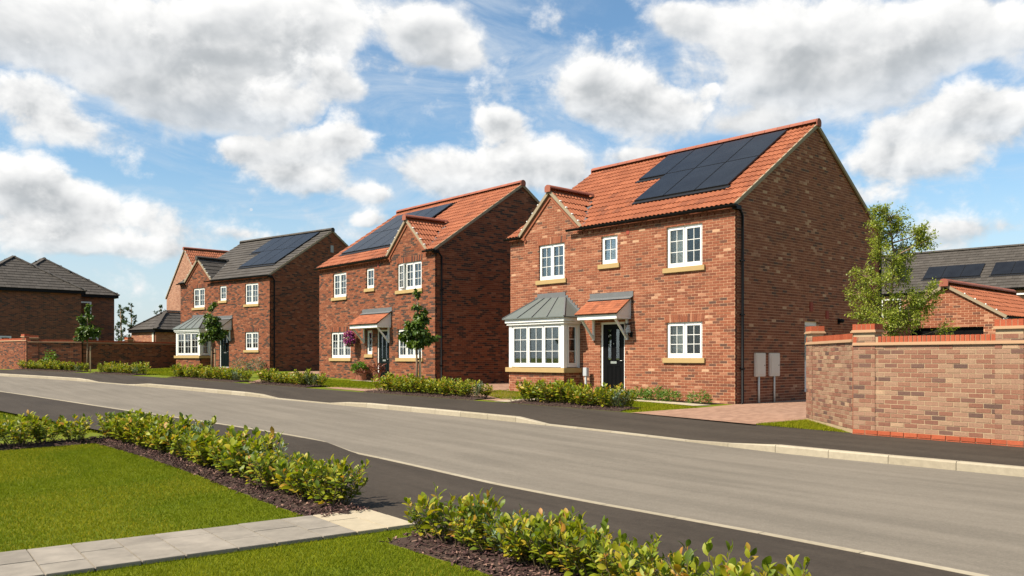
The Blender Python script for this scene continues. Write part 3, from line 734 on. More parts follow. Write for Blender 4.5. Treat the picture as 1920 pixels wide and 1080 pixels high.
def house(sp):
    """two-storey house; local x runs along the front (0 = right corner, negative to the left), y back, z up"""
    root = empty('brick_house', (sp['C'][0], sp['C'][1], .3 + sp['dz']), -R(sp['ang'])); tag(root, sp['label'], 'house', 'detached brick houses along the road')
    OFF = Tr(0, 0, -.3); F = OFF.copy(); G = OFF @ Rz(R(90))     # front wall, right gable wall
    W, D, ez, k = sp['W'], sp['D'], sp['eaves'], sp['k']; rb, ro = D / 2, ez + k * (D / 2 + .12)
    bm_, mm = sp['brick'], sp['mortar']; z0 = .0
    cw = root.matrix_basis.inverted() @ Vector((0, 0, CAM_H))     # camera in house space, only to choose which pieces show largest
    dx, half, dz_ = sp['gable_x'], sp['gable_half'], sp['gable_apex']; gs = (dz_ - ez - .02) / half
    S = lambda z: snap(z, z0)
    ops = [(a, b, S(l), S(h)) for (a, b, l, h, *_) in sp['windows']]
    da, db, dl, dh = sp['door']; ops.append((da, db, S(dl), S(dh)))
    if sp.get('bay'):
        b0, b1, bd = sp['bay']; ops.append((b0 + .12, b1 - .12, S(1.2), S(2.5)))
    def ext_front(z):
        if z < ez - .02: return (-W, 0)
        t = half - (z - ez) / gs - .02
        return (dx - t, dx + t) if t > .05 else None
    cam_order = lambda x, z: -x * 1.0 + abs(z - 1.6) * .25
    brick_wall(root, F, ext_front, ops, z0, dz_ - .05, bm_, mm, n_single=sp['n_brick'], order=cam_order)
    def ext_gable(z):
        if z < ez + .02: return (.1, D)
        t = (ro - z) / k - .03
        return (rb - t, rb + t) if t > .05 else None
    gops = [(a, b, S(l), S(h)) for (a, b, l, h) in sp.get('gable_door', [])]
    brick_wall(root, G, ext_gable, gops, z0, ro - .06, bm_, mm, name='gable_wall', phase=.1125 - .225 + .2135)
    bs = MB()                                                # walls that face away
    bs.poly([(-W, .02, z0), (-W, .02, ez), (-W, rb, ro - .03), (-W, D, ez), (-W, D, z0)]); bs.poly([(-W, D, z0), (-W, D, ez), (0, D, ez), (0, D, z0)])
    bs.build('rear_wall', sp['far_brick'], root, OFF, uv='wall')
    # windows
    for (a, b, l, h, n, c, r, kw) in sp['windows']:
        window(root, F, a, b, S(l), S(h), n, c, r, **kw)
        if kw.get('arch', True) and h < 3 or (dx - half < (a + b) / 2 < dx + half and h > 4):
            pass
    for (a, b, h) in sp['arches']: soldier(root, F, a - .05, b + .05, S(h), .215, bm_)
    front_door(root, F, da, db, S(dl), S(dh), sp['door_mat'])
    for (a, b, l, h) in gops:
        d_ = MB().box(0, b - a, .03, .08, 0, h - l).build('side_door', 'white_upvc', root, G @ Tr(a, .04, l))
        MB().box(.12, b - a - .12, .02, .032, .9, h - l - .12).build('door_light', 'glass', d_)
    # brick dentils and corbels under the eaves
    dn = MB(); x = -W + .03
    while x < -.05:
        if not (dx - half + .35 < x < dx + half - .35): dn.box(x, x + .1, -.035, .0, ez - .19, ez - .125)
        x += .225
    dn.build('dentil_course', bm_, root, F)
    cb = MB()
    for (p, q) in ((-W - .0, dx - half + .28), (dx + half - .28, .0)):
        if q - p > .05: MB().box(p, q, -.045, -.0, ez - .125, ez - .03).build('corbel', bm_, root, F)
    rk = MB()
    for sgn in (-1, 1):
        nrm = Vector((sgn * gs, 0, 1)).normalized(); p = Vector((dx + sgn * (half - .10), -.018, ez + .10 * gs)) - nrm * .13; q = Vector((dx, -.018, dz_)) - Vector((0, 0, .13 / nrm.z)) 
        rk.bar(p, q, .04, .13, nrm)
    rk.build('raking_course', bm_, root, F)
    # ---- roof
    ca, sa = 1 / math.hypot(1, k), k / math.hypot(1, k); SL = (D / 2 + .12) / ca
    rs = MB()
    prof = [(.03, ez + k * .15 - .02), (rb, ro - .02), (D - .03, ez + k * .15 - .02), (D - .03, ez + k * .15 - .08), (rb, ro - .10), (.03, ez + k * .15 - .08)]
    rs.prism([(-W - .03, y, z) for y, z in prof], (W + .06, 0, 0))
    roof = rs.build('roof', 'under_roof', root, OFF)
    ga = 1 / math.hypot(1, gs); sg = gs * ga
    ymeet = lambda x: (dz_ - abs(x - dx) * gs - ez) / k - .12 if abs(x - dx) < half + .1 else -9
    sol = sp['solar']
    def keep_main(x, y):
        X = x - W - .06; Yp = -.12 + y * ca
        if Yp < ymeet(X) - .03: return False
        sx0, sx1, sy0, sy1 = sol['keep']
        for (p, q, u, v_) in sol['areas']:
            if p - .02 < X < q + .02 and u < Yp < v_: return False
        return True
    MF = frame((-W - .06, -.12, ez), (1, 0, 0), (0, ca, sa)); MR = frame((.06, D + .12, ez), (-1, 0, 0), (0, -ca, sa))
    tk, tm = sp['tile']
    dist = lambda v: (v - cw - Vector((0, 0, .3))).length
    tile_field(roof, MF, W + .12, SL, tk, tm, keep_main, sp['n_tile'], dist)
    tile_field(roof, MR, W + .12, SL, tk, tm)
    # front gable roof
    yb = (dz_ - ez) / k - .12; gl = half / ga + .04
    def keep_side(x, y, fl):
        h_ = half + .03 - y * ga; Yp = (-.10 + x) if fl > 0 else (yb - x)
        return Yp < ymeet(dx + h_) + .10
    tile_field(roof, frame((dx + half + .03, -.10, ez - .02), (0, 1, 0), (-ga, 0, sg)), yb + .10, gl, tk, tm, lambda x, y: keep_side(x, y, 1), sp['n_tile'] and 60, dist)
    tile_field(roof, frame((dx - half - .03, yb, ez - .02), (0, -1, 0), (ga, 0, sg)), yb + .10, gl, tk, tm, lambda x, y: keep_side(x, y, -1))
    gp = MB()
    for sgn in (-1, 1):
        e = Vector((dx + sgn * (half + .02), -.06, ez - .03)); t = Vector((dx, -.06, dz_ - .03)); e2 = Vector((dx + sgn * (half + .02), -.10, ez - .03)); t2 = Vector((dx, yb, dz_ - .03))
        gp.prism([e, t, t2, e + Vector((0, .05, 0))], (0, 0, -.03))
    gp.build('gable_roof', 'under_roof', roof)
    for sgn in (-1, 1):      # lead valleys
        p = Vector((dx + sgn * (half + .02), -.08, ez + .03)); q = Vector((dx, yb + .02, dz_ + .015)); MB().bar(p, q, .19, .02, (sgn * .35, -.35, .87)).build('valley', 'lead', roof)
    rm = sp['ridge_mat']
    ridge_tiles(roof, (-W - .07, rb, ro + .075), (.07, rb, ro + .075), rm)
    ridge_tiles(roof, (dx, -.13, dz_ + .075), (dx, yb - .02, dz_ + .075), rm, endcap=-1)
    solar_array(roof, MF @ Tr(sol['x'] + W + .06, (sol['y'] + .12) / ca, .0), sol['cols'], 2, sol['pw'], sol['ph'] / ca, sol['skip'])
    # verges
    for xx, s_ in ((.045, 1), (-W - .045, -1)):
        for (y0_, y1_) in ((-.12, rb), (D + .12, rb)):
            n_ = Vector((0, -k if y0_ < 0 else k, 1)).normalized()
            verge(root, OFF @ (Vector((xx, y0_, ez)) - n_ * .035), OFF @ (Vector((xx, y1_, ro)) - n_ * .035), .05, .10, 'verge', False, n_)
    for sgn in (-1, 1):
        n_ = Vector((sgn * gs, 0, 1)).normalized()
        verge(root, OFF @ (Vector((dx + sgn * (half + .03), -.075, ez - .02)) - n_ * .03), OFF @ (Vector((dx, -.075, dz_)) - n_ * .03), .06, .10, 'verge', True, n_)
    # gutters and downpipes
    for (p, q) in sp['gutters']:
        gutter(root, OFF @ Vector((p, -.165, ez - .02)), OFF @ Vector((q, -.165, ez - .02)))
    gutter(root, OFF @ Vector((.12, D + .165, ez - .02)), OFF @ Vector((-W - .12, D + .165, ez - .02)), 'rear_gutter')
    MB().box(-.02, .12, -.10, .12, ez - .13, ez - .03).build('eaves_box', 'black_plastic', root, OFF)
    for yy in (.26, D - .12):
        dp = MB().tube([(.02, -.165 if yy < 1 else D + .12, ez - .07), (.06, yy - (.12 if yy < 1 else -.08), ez - .12), (.06, yy, ez - .26), (.06, yy, .34), (.06, yy - .08, .27)], .036, 10).build('downpipe', 'black_plastic', root, OFF, smooth=True)
        cl = MB()
        for zz in (1.2, 2.6, 4.0): cl.box(0, .105, yy - .05, yy + .05, zz, zz + .04)
        cl.build('pipe_clip', 'black_plastic', dp)
    for (a, z) in sp['vents']: MB().box(a - .055, a + .055, -.012, .03, z - .07, z + .07).build('air_vent', 'vent_red', root, F, bevel=.004)
    # ---- canopy over the door
    ca0, ca1, ct, cf, cd = sp['canopy']       # left, right, top at wall, top at front, depth
    can = MB().box(ca0 + .05, ca1 - .05, -cd + .03, -.002, cf - .18, cf - .10).build('door_canopy', 'white_upvc', root, F)
    MB().box(ca0 + .04, ca1 - .04, -cd, -cd + .03, cf - .19, cf - .045).build('fascia', 'white_upvc', can, bevel=.004)
    for xx in (ca0 + .04, ca1 - .07):
        MB().prism([(xx, -cd + .03, cf - .10), (xx, 0, cf - .10), (xx, 0, ct - .17), (xx, -cd + .03, cf - .04)], (.03, 0, 0)).build('cheek', 'white_upvc', can)
        br = MB(); xm = xx + (.10 if xx < (ca0 + ca1) / 2 else -.10)
        br.box(xm - .03, xm + .03, -.06, -.001, cf - .78, cf - .18); br.bar((xm, -.03, cf - .74), (xm, -cd + .10, cf - .19), .05, .06); br.build('bracket', 'white_upvc', can)
    cs = math.hypot(cd + .06, ct - .13 - cf); cy, cz = (cd + .06) / cs, (ct - .13 - cf) / cs
    MB().prism([(ca0 - .01, -cd - .05, cf - .03), (ca0 - .01, 0, ct - .14), (ca0 - .01, 0, ct - .18), (ca0 - .01, -cd - .05, cf - .06)], (ca1 - ca0 + .02, 0, 0)).build('canopy_deck', 'under_roof', can)
    Mc = frame((ca0 - .02, -cd - .06, cf - .04), (1, 0, 0), (0, cy, cz)); wt = .165; rows = 7; g = cs / rows; nt = int(round((ca1 - ca0 + .04) / wt)); Ms = []
    for r in range(rows):
        for c in range(nt):
            x = c * (ca1 - ca0 + .04) / nt
            Ms.append(np.array(Mc @ Tr(x, r * g, 0) @ Matrix.Rotation(-.05, 4, 'X') @ Tr(.0015, 0, .008) @ Matrix.Diagonal(((ca1 - ca0 + .04) / nt - .003, g * 1.15, .016, 1))))
    TB = (BRICK[0], np.array([(0, 1, 2, 3), (1, 5, 6, 2), (4, 0, 3, 7), (3, 2, 6, 7), (0, 4, 5, 1)]))
    pieces('canopy_tile', 'canopy_tiles', TB, Ms, sp['canopy_mat'], can, 300)
    MB().box(ca0 - .02, ca1 + .05, -.022, -.001, ct - .15, ct).build('flashing', 'lead', can)
    MB().prism([(ca0 - .02, -.001, ct - .145), (ca0 - .02, -.001, ct - .135), (ca0 - .02, -.14, ct - .205), (ca0 - .02, -.14, ct - .215)], (ca1 - ca0 + .06, 0, 0)).build('apron', 'lead', can)
    # ---- square bay
    if sp.get('bay'):
        b0, b1, bd = sp['bay']; sz = S(1.05)
        Fb = OFF @ Tr(0, -bd, 0); Rb = OFF @ Tr(b1, -bd, 0) @ Rz(R(90)); Lb = OFF @ Tr(b0, 0, 0) @ Rz(R(-90))
        pl = brick_wall(root, Fb, lambda z: (b0, b1), [], z0, sz, bm_, mm, name='bay_plinth')
        brick_wall(root, Rb, lambda z: (.1, bd), [], z0, sz, bm_, mm, name='bay_plinth', phase=.1)
        brick_wall(root, Lb, lambda z: (0, bd - .1), [], z0, sz, bm_, mm, name='bay_plinth', phase=.1)
        MB().box(b0 - .09, b1 + .09, -bd - .09, -.002, sz, sz + .15).build('bay_sill', 'stone_sill', root, OFF, bevel=.008)
        z1, z2 = sz + .15, 2.53
        bay = MB().box(b0, b0 + .13, -bd, -bd + .13, z1, z2).box(b1 - .13, b1, -bd, -bd + .13, z1, z2).box(b0, b0 + .08, -.08, -.001, z1, z2).box(b1 - .08, b1, -.08, -.001, z1, z2).build('bay', 'white_upvc', root, OFF)
        iw = b1 - b0 - .26
        window(root, OFF @ Tr(0, -bd - .035, 0), b0 + .13, b1 - .13, z1 + .02, z2, 3, 2, 3, sill=False, inner=sp.get('bay_inner'), room=False)
        window(root, OFF @ Tr(b1 + .035, -bd, 0) @ Rz(R(90)), .13, bd - .08, z1 + .02, z2, 1, 1, 3, sill=False, inner=sp.get('bay_inner2'), room=False)
        window(root, OFF @ Tr(b0 - .035, 0, 0) @ Rz(R(-90)), .08, bd - .13, z1 + .02, z2, 1, 1, 3, sill=False, inner=None, room=False)
        rm_ = MB(); X0, X1, Y1, Za, Zb = b0 - .3, b1 + .3, 1.9, .5, 2.75
        rm_.poly([(X0, Y1, Za), (X0, Y1, Zb), (X1, Y1, Zb), (X1, Y1, Za)]); rm_.poly([(X0, .12, Za), (X0, .12, Zb), (X0, Y1, Zb), (X0, Y1, Za)]); rm_.poly([(X1, .12, Za), (X1, Y1, Za), (X1, Y1, Zb), (X1, .12, Zb)])
        rm_.poly([(X0, .12, Za), (X0, Y1, Za), (X1, Y1, Za), (X1, .12, Za)]); rm_.poly([(X0, .12, Zb), (X1, .12, Zb), (X1, Y1, Zb), (X0, Y1, Zb)])
        rm_.poly([(X0, .13, Za), (b0 + .12, .13, Za), (b0 + .12, .13, Zb), (X0, .13, Zb)]); rm_.poly([(b1 - .12, .13, Za), (X1, .13, Za), (X1, .13, Zb), (b1 - .12, .13, Zb)])
        rm_.poly([(b0, -bd + .1, z2 - .01), (b1, -bd + .1, z2 - .01), (b1, .13, z2 - .01), (b0, .13, z2 - .01)]); rm_.poly([(b0, -bd + .1, z1 + .01), (b1, -bd + .1, z1 + .01), (b1, .13, z1 + .01), (b0, .13, z1 + .01)])
        rm_.build('room_lining', 'room_wall', bay, Matrix.Identity(4))
        for (c0, c1) in ((b0 + .2, b0 + .55), (b1 - .5, b1 - .16)):
            n = 18; V = []
            for i in range(n + 1):
                xx = c0 + (c1 - c0) * i / n; V += [(xx, -bd + .22 + .02 * math.sin(i * 1.2), 1.0), (xx, -bd + .22 + .02 * math.sin(i * 1.2), 2.5)]
            MB().add(V, [(2 * i, 2 * i + 2, 2 * i + 3, 2 * i + 1) for i in range(n)]).build('curtain', 'curtain', bay, smooth=True)
        co = MB().box(b0 - .06, b1 + .06, -bd - .06, -.002, z2, z2 + .07).box(b0 - .10, b1 + .10, -bd - .10, -.002, z2 + .07, z2 + .20).build('cornice', 'white_upvc', bay, bevel=.01)
        e = .16; zt, ze = 3.40, z2 + .215; t0, t1 = b0 + .62, b1 - .62
        rf = MB(); P = [(b0 - e, -bd - e, ze), (b1 + e, -bd - e, ze), (t1, -.004, zt), (t0, -.004, zt), (b0 - e, -.004, ze), (b1 + e, -.004, ze)]
        rf.add(P, [(0, 1, 2, 3), (1, 5, 2), (4, 0, 3), (0, 4, 5, 1)]); br_ = rf.build('bay_roof', 'bay_roof', bay)
        MB().box(b0 - e, b1 + e, -bd - e, -.004, ze - .03, ze - .002).build('roof_edge', 'bay_roof', br_)
        fn = Vector((0, -(zt - ze), bd + e)).normalized()
        for i in range(1, 4):
            t = i / 4; p = Vector(P[0]).lerp(Vector(P[1]), .02 + .96 * t); q = Vector(P[3]).lerp(Vector(P[2]), t) 
            MB().bar(p + fn * .014, q + fn * .014, .022, .03, fn).build('standing_seam', 'lead', br_)
        for (i, j) in ((0, 3), (1, 2)): MB().bar(Vector(P[i]) + Vector((0, 0, .012)), Vector(P[j]) + Vector((0, 0, .012)), .04, .03).build('hip_roll', 'lead', br_)
        MB().box(t0 - .02, t1 + .02, -.02, -.001, zt - .04, zt + .15).build('flashing', 'lead', br_)
        for sgn, (tt, ee) in ((-1, (t0, b0 - e)), (1, (t1, b1 + e))):
            n = 8
            for i in range(n):
                xa, xb = tt + (ee - tt) * i / n, tt + (ee - tt) * (i + 1) / n; zz = zt + (ze - zt) * (i + .5) / n
                MB().box(min(xa, xb + .03 * sgn), max(xa, xb + .03 * sgn), -.014 - .0005 * i, -.001, zz - .10, zz + .085).build('stepped_flashing', 'lead', br_)
    return root
C_, B_ = dict(inner='curtain'), dict(inner='blind')
WIN1 = [(-2.18, -1.0, 4.0, 5.1, 2, 2, 3, C_), (-2.18, -1.0, 1.48, 2.5, 2, 2, 3, C_), (-4.58, -3.95, 4.27, 5.1, 1, 2, 2, B_), (-7.25, -6.1, 4.0, 5.1, 2, 2, 3, C_)]
H1 = dict(C=(5.74, 21.74), ang=47.7, dz=0, W=8.61, D=8.4, eaves=5.45, k=.66, brick='brick_red', mortar='mortar', far_brick='brickwork_red', windows=WIN1, door=(-4.62, -3.68, .5, 2.57),
          arches=[(-2.18, -1.0, 2.5), (-7.25, -6.1, 5.1)], gable_door=[(3.55, 4.35, .5, 2.55)], door_mat='door_black', gable_x=-6.7, gable_half=1.46, gable_apex=6.80, n_brick=300, n_tile=300,
          tile=('pan', 'tile_red'), ridge_mat='ridge_red', canopy=(-5.0, -3.40, 3.42, 2.80, .64), canopy_mat='tile_red', bay=(-7.9, -5.45, .70), gutters=[(-5.86, .16), (-8.74, -7.98)], vents=[(-3.56, 5.13)],
          solar=dict(x=-5.16, y=.92, cols=4, pw=1.095, ph=1.56, skip={(0, 0)}, keep=(0, 0, 0, 0), areas=[(-5.16, -.78, 2.48, 4.04), (-4.06, -.78, .85, 2.48)]),
          label='red brick house with terracotta roof, grey-roofed bay window and black front door beside the drive')
root1 = house(H1)
WIN2 = [(-2.53, -.87, 4.15, 5.2, 3, 2, 3, dict(inner='curtain', open_first=.22)), (-2.51, -.85, 1.52, 2.61, 3, 2, 3, C_), (-4.89, -4.28, 4.35, 5.2, 1, 2, 2, C_), (-7.68, -6.54, 4.12, 5.2, 2, 2, 3, C_),
        (-7.87, -6.18, 1.52, 2.63, 3, 2, 3, C_), (-4.86, -4.42, 1.65, 2.66, 1, 1, 3, C_)]
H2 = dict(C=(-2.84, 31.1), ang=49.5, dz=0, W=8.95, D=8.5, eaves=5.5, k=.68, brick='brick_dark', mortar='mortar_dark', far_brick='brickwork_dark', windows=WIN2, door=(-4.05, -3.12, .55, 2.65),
          arches=[(-2.51, -.85, 2.61), (-7.87, -6.18, 2.63), (-2.53, -.87, 5.2)], gable_door=[], door_mat='door_teal', gable_x=-1.82, gable_half=1.46, gable_apex=6.86, n_brick=0, n_tile=240,
          tile=('pan', 'tile_red'), ridge_mat='ridge_red', canopy=(-5.15, -2.95, 3.50, 2.88, .64), canopy_mat='tile_red', bay=None, gutters=[(-9.08, -3.1), (-.55, .16)], vents=[(-3.95, 5.22)],
          solar=dict(x=-8.25, y=.75, cols=4, pw=1.10, ph=1.50, skip=set(), keep=(0, 0, 0, 0), areas=[(-8.25, -3.85, .68, 3.75)]),
          label='middle brick house with terracotta roof, gable on the right and hanging flower basket')
root2 = house(H2)
CF = dict(inner='cafe')
WIN3 = [(a, b, l, h, n, c, r, CF if n == 2 else B_) for (a, b, l, h, n, c, r, kw) in WIN1]
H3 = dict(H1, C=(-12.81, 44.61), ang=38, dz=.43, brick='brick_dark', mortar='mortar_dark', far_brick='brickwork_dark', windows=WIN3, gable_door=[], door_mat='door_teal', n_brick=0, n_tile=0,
          tile=('flat', 'tile_grey'), ridge_mat='tile_grey', canopy_mat='tile_grey', bay_inner='cafe', bay_inner2='cafe', label='brick house with grey tiled roof and bay window behind the middle street tree')
root3 = house(H3)
MB().box(-.004, .03, 4.1, 4.3, 7.05, 7.45).build('gable_vent', 'render_grey', root3, Tr(0, 0, -.3))
# things fixed to the nearest house
OFF1 = Tr(0, 0, -.3)
for i, (y, lab) in enumerate(((.86, 'pale meter box on the gable wall nearest the downpipe'), (1.58, 'pale meter box on the gable wall farther from the downpipe'))):
    t = empty('meter_box', root1.matrix_basis @ Vector((0, y + .27, 0)), root1.rotation_euler.z); tag(t, lab, 'meter box', 'meter boxes on the gable wall')
    MB().box(.003, .065, -.25, .25, .70, 1.33).build('cabinet', 'meter_box', t, bevel=.012)
    MB().box(.062, .075, -.20, .20, .76, 1.27).build('door', 'meter_box', t, bevel=.006)
    MB().tube([(.07, .17, 1.0), (.082, .17, 1.0)], .014, 8).build('lock', 'black_plastic', t); MB().tube([(.04, -.06 if i == 0 else 0, -.05), (.04, -.06 if i == 0 else 0, .71)], .028 if i == 0 else .024, 10).build('pipe', 'pipe_cream', t, smooth=True)
t = empty('wall_lamp', root1.matrix_basis @ Vector((-3.42, -.02, 1.85)), root1.rotation_euler.z); tag(t, 'black lantern on the wall right of the black front door', 'lamp')
MB().box(-.045, .045, -.01, .02, -.06, .10).build('back_plate', 'black_plastic', t, bevel=.004)
lm = MB().tube([(0, 0, .0), (0, -.10, -.02), (0, -.14, .05)], .012)
for sx in (-.055, .055):
    for sy in (-.055, .055): lm.bar((sx, -.14 + sy, .06), (sx, -.14 + sy, .30), .010, .010)
lm.box(-.065, .065, -.205, -.075, .05, .065).box(-.07, .07, -.21, -.07, .30, .315).build('lantern_frame', 'black_plastic', t)
MB().prism([(-.07, -.21, .315), (.07, -.21, .315), (.07, -.07, .315), (-.07, -.07, .315)], (0, 0, .02)).build('lantern_cap', 'black_plastic', t)
MB().box(-.05, .05, -.19, -.09, .07, .295).build('lantern_glass', 'glass', t)
t = empty('wall_light', root1.matrix_basis @ Vector((.0, 5.56, 2.30)), root1.rotation_euler.z); tag(t, 'small black bulkhead light on the shaded gable wall', 'lamp')
MB().box(.0, .03, -.06, .06, -.09, .09).build('back_plate', 'black_plastic', t, bevel=.006); MB().tube([(.02, 0, 0), (.10, 0, .02), (.16, 0, .0)], [.04, .065, .05], 10).build('lamp_head', 'black_plastic', t, smooth=True)
MB().box(-.01, .03, 3.82, 3.98, 2.84, 3.10).build('air_vent', 'vent_red', root1, OFF1, bevel=.004)
MB().box(-.01, .03, 4.76, 4.92, 2.65, 2.90).build('air_vent', 'vent_red', root1, OFF1, bevel=.004)
t = empty('service_post', root1.matrix_basis @ Vector((-5.0, -.22, .05)), root1.rotation_euler.z); tag(t, 'grey service post standing between the bay and the black front door', 'post')
MB().box(-.03, .03, -.03, .03, -.1, .62).build('post', 'post_grey', t, bevel=.006); MB().box(-.075, .075, -.06, .06, .60, .86).build('socket_box', 'post_grey', t, bevel=.012)
MB().box(-3.60, -3.575, -.02, .0, 1.62, 1.70).build('door_bell', 'black_plastic', root1, OFF1)

# ------------------------------------------------------------------ garden walls
def garden_wall(label, P, Q, base, top, mat, mortar, piers=(), n_single=0, lit=True, plinth=True, ends=(True, True), far=False, pier_w=.40, face=1):
    """P to Q seen from the front: P left, Q right; front faces to the right-hand side of travel turned toward the viewer"""
    P, Q = Vector(P), Vector(Q); d = Q - P; L = d.length; ang = math.atan2(d.y, d.x)
    root = empty('garden_wall', (P.x, P.y, base), ang); tag(root, label, 'wall', 'brick garden walls')
    T = .215; n = int(round((top - base - .15) / COURSE)); zt = n * COURSE
    I = Matrix.Identity(4)
    core = MB().box(0, L, .0055, T - .0055, -.25, zt - .001).build('wall', mortar if not far else far, root, I, uv='wall')
    if not far:
        Ms = []; od = []
        for i in range(-1 if plinth else 0, n):
            k = -1
            while True:
                e = k * .225 + (.1125 if i % 2 else 0); k += 1
                if e >= L: break
                a, b = max(e, 0), min(e + .212, L)
                if b - a < .03: continue
                M = np.eye(4); M[0, 0] = b - a; M[1, 1] = .1; M[2, 2] = .0615; M[:3, 3] = (a, random.uniform(-.003, .003), i * COURSE + .0065)
                if i <= 0 and plinth: continue
                Ms.append(M); od.append((Vector((P.x, P.y)) + d.normalized() * a).length + .02 * abs(i - 8))
        cope = []; nn = int(L / .0745)
        for i in range(nn):
            x = i * L / nn
            if any(abs(x - p) < pier_w / 2 for p in piers): continue
            M = np.eye(4); M[0, 0] = L / nn - .015; M[1, 1] = T + .02; M[2, 2] = .102; M[:3, 3] = (x + .007, -.012, zt + .047); cope.append(M)
        npl = 0
        if n_single:
            cn = len(cope); pieces('brick', 'brickwork', BRICK, Ms, mat, core, max(0, n_single - cn - 30), od)
            pieces('coping_brick', 'coping', BRICK, cope, 'brick_orange', core, cn)
        else:
            pieces('brick', 'brickwork', BRICK, Ms, mat, core, 0); pieces('coping_brick', 'coping', BRICK, cope, 'brick_orange', core, 0)
        if plinth:
            pm = []
            for i in range(int(L / .225) + 1):
                a, b = i * .225, min(i * .225 + .214, L)
                for j in (-2, -1, 0):
                    if b - a > .03:
                        M = np.eye(4); M[0, 0] = b - a; M[1, 1] = .1; M[2, 2] = .0645; M[:3, 3] = (a, -.014, j * COURSE + .005); pm.append(M)
            pieces('plinth_brick', 'plinth', BRICK, pm, 'brick_orange', core, len(pm) if n_single else 0)
    else:
        MB().box(0, L, -.012, T + .012, zt + .05, zt + .15).build('coping', 'brick_orange', core)
    MB().box(0, L, -.035, T + .035, zt, zt + .024).build('creasing_tile', 'stone_cream', core)
    MB().box(0, L, -.02, T + .02, zt + .024, zt + .05).build('creasing_tile', 'stone_cream', core)
    MB().box(0, L, .004, T - .004, zt + .05, zt + .143).build('coping_bed', mortar, core)
    for p in piers:
        h = zt + .22; w2 = pier_w / 2; pc = MB().box(p - w2 + .008, p + w2 - .008, -.006, T + .006, -.25, h).build('pier', mortar if not far else far, root, uv='wall')
        if not far:
            Ms = []
            for i in range(0, int(h / COURSE)):
                for j in range(3):
                    a = p - w2 + j * .225 - (.1125 if i % 2 else 0); b = min(a + .214, p + w2); a = max(a, p - w2)
                    if b - a > .03:
                        M = np.eye(4); M[0, 0] = b - a; M[1, 1] = .05; M[2, 2] = .0645; M[:3, 3] = (a, -.0115, i * COURSE + .0065); Ms.append(M)
                for sd in (-1, 1):
                    a = -.08 + (.0 if i % 2 else .1)
                    for (u, v_) in ((-.0105, .055 + (.1 if i % 2 else 0)), ((.067 + (.1 if i % 2 else 0)), T + .0105)):
                        M = np.eye(4); M[0, 0] = .05; M[1, 1] = v_ - u; M[2, 2] = .0645; M[:3, 3] = (p - w2 - .001 if sd < 0 else p + w2 - .049, u, i * COURSE + .005); Ms.append(M)
            pieces('brick', 'brickwork', BRICK, Ms, mat, pc, 0)
        MB().box(p - w2 - .03, p + w2 + .03, -.045, T + .045, h, h + .022).build('creasing_tile', 'stone_cream', pc)
        MB().box(p - w2 - .015, p + w2 + .015, -.03, T + .03, h + .022, h + .045).build('creasing_tile', 'stone_cream', pc)
        Ms = []; m_ = 5
        for i in range(m_):
            for (y0, y1) in ((-.02, T / 2 - .004), (T / 2 + .004, T + .02)):
                M = np.eye(4); M[0, 0] = (pier_w + .01) / m_ - .009; M[1, 1] = y1 - y0; M[2, 2] = .10; M[:3, 3] = (p - w2 - .005 + i * (pier_w + .01) / m_ + .004, y0, h + .045); Ms.append(M)
        pieces('cap_brick', 'cap', BRICK, Ms, 'brick_orange', pc, len(Ms) if n_single else 0)
        MB().box(p - w2 + .004, p + w2 - .004, -.014, T + .014, h + .045, h + .135).build('cap_bed', mortar, pc)
    return root
plain('stone_cream', (.36, .225, .13), .85, .2, var=.1)
wd = Vector((.604, -.797)); WP = Vector((5.86, 14.5))
plain('joint_sealant', (.19, .065, .03), .8)
GWALL = garden_wall('buff brick garden wall with orange coping running along the footway at the right edge', WP - wd * .0, WP + wd * 6.5, .21, 1.89, 'brick_buff', 'mortar_buff', piers=(.20, 2.50, 4.8), n_single=300)
MB().box(-.006, .008, -.012, .05, -.1, 1.60).build('movement_joint', 'joint_sealant', GWALL)
rd = Vector((6.03 - 5.86, 17.2 - 14.5)).normalized()
garden_wall('short return of the buff brick wall running back beside the grass corner', WP + rd * 2.80, WP + rd * .04, .27, 1.91, 'brick_buff', 'mortar_buff', piers=(.20,), plinth=False, n_single=0)
KW = Vector((-25.6, 44.5))
garden_wall('sunlit brick garden wall facing the road at the far left edge', KW + Vector((-9.0, 6.8)), KW, .82, 2.52, 'brick_dark', 'mortar_dark', piers=(10.9,), far=None)
garden_wall('brick garden wall behind the farthest hedge and street tree', KW + Vector((.05, .02)), Vector((-23.2, 45.5)), .82, 2.46, 'brick_dark', 'mortar_dark', piers=(.3, 2.35), plinth=False)
garden_wall('shaded dark brick garden wall running back to the bay-windowed grey-roofed house', Vector((-23.15, 45.6)), Vector((-20.3, 51.4)), .80, 2.42, 'brick_dark', 'mortar_dark', piers=(3.0,), plinth=False)

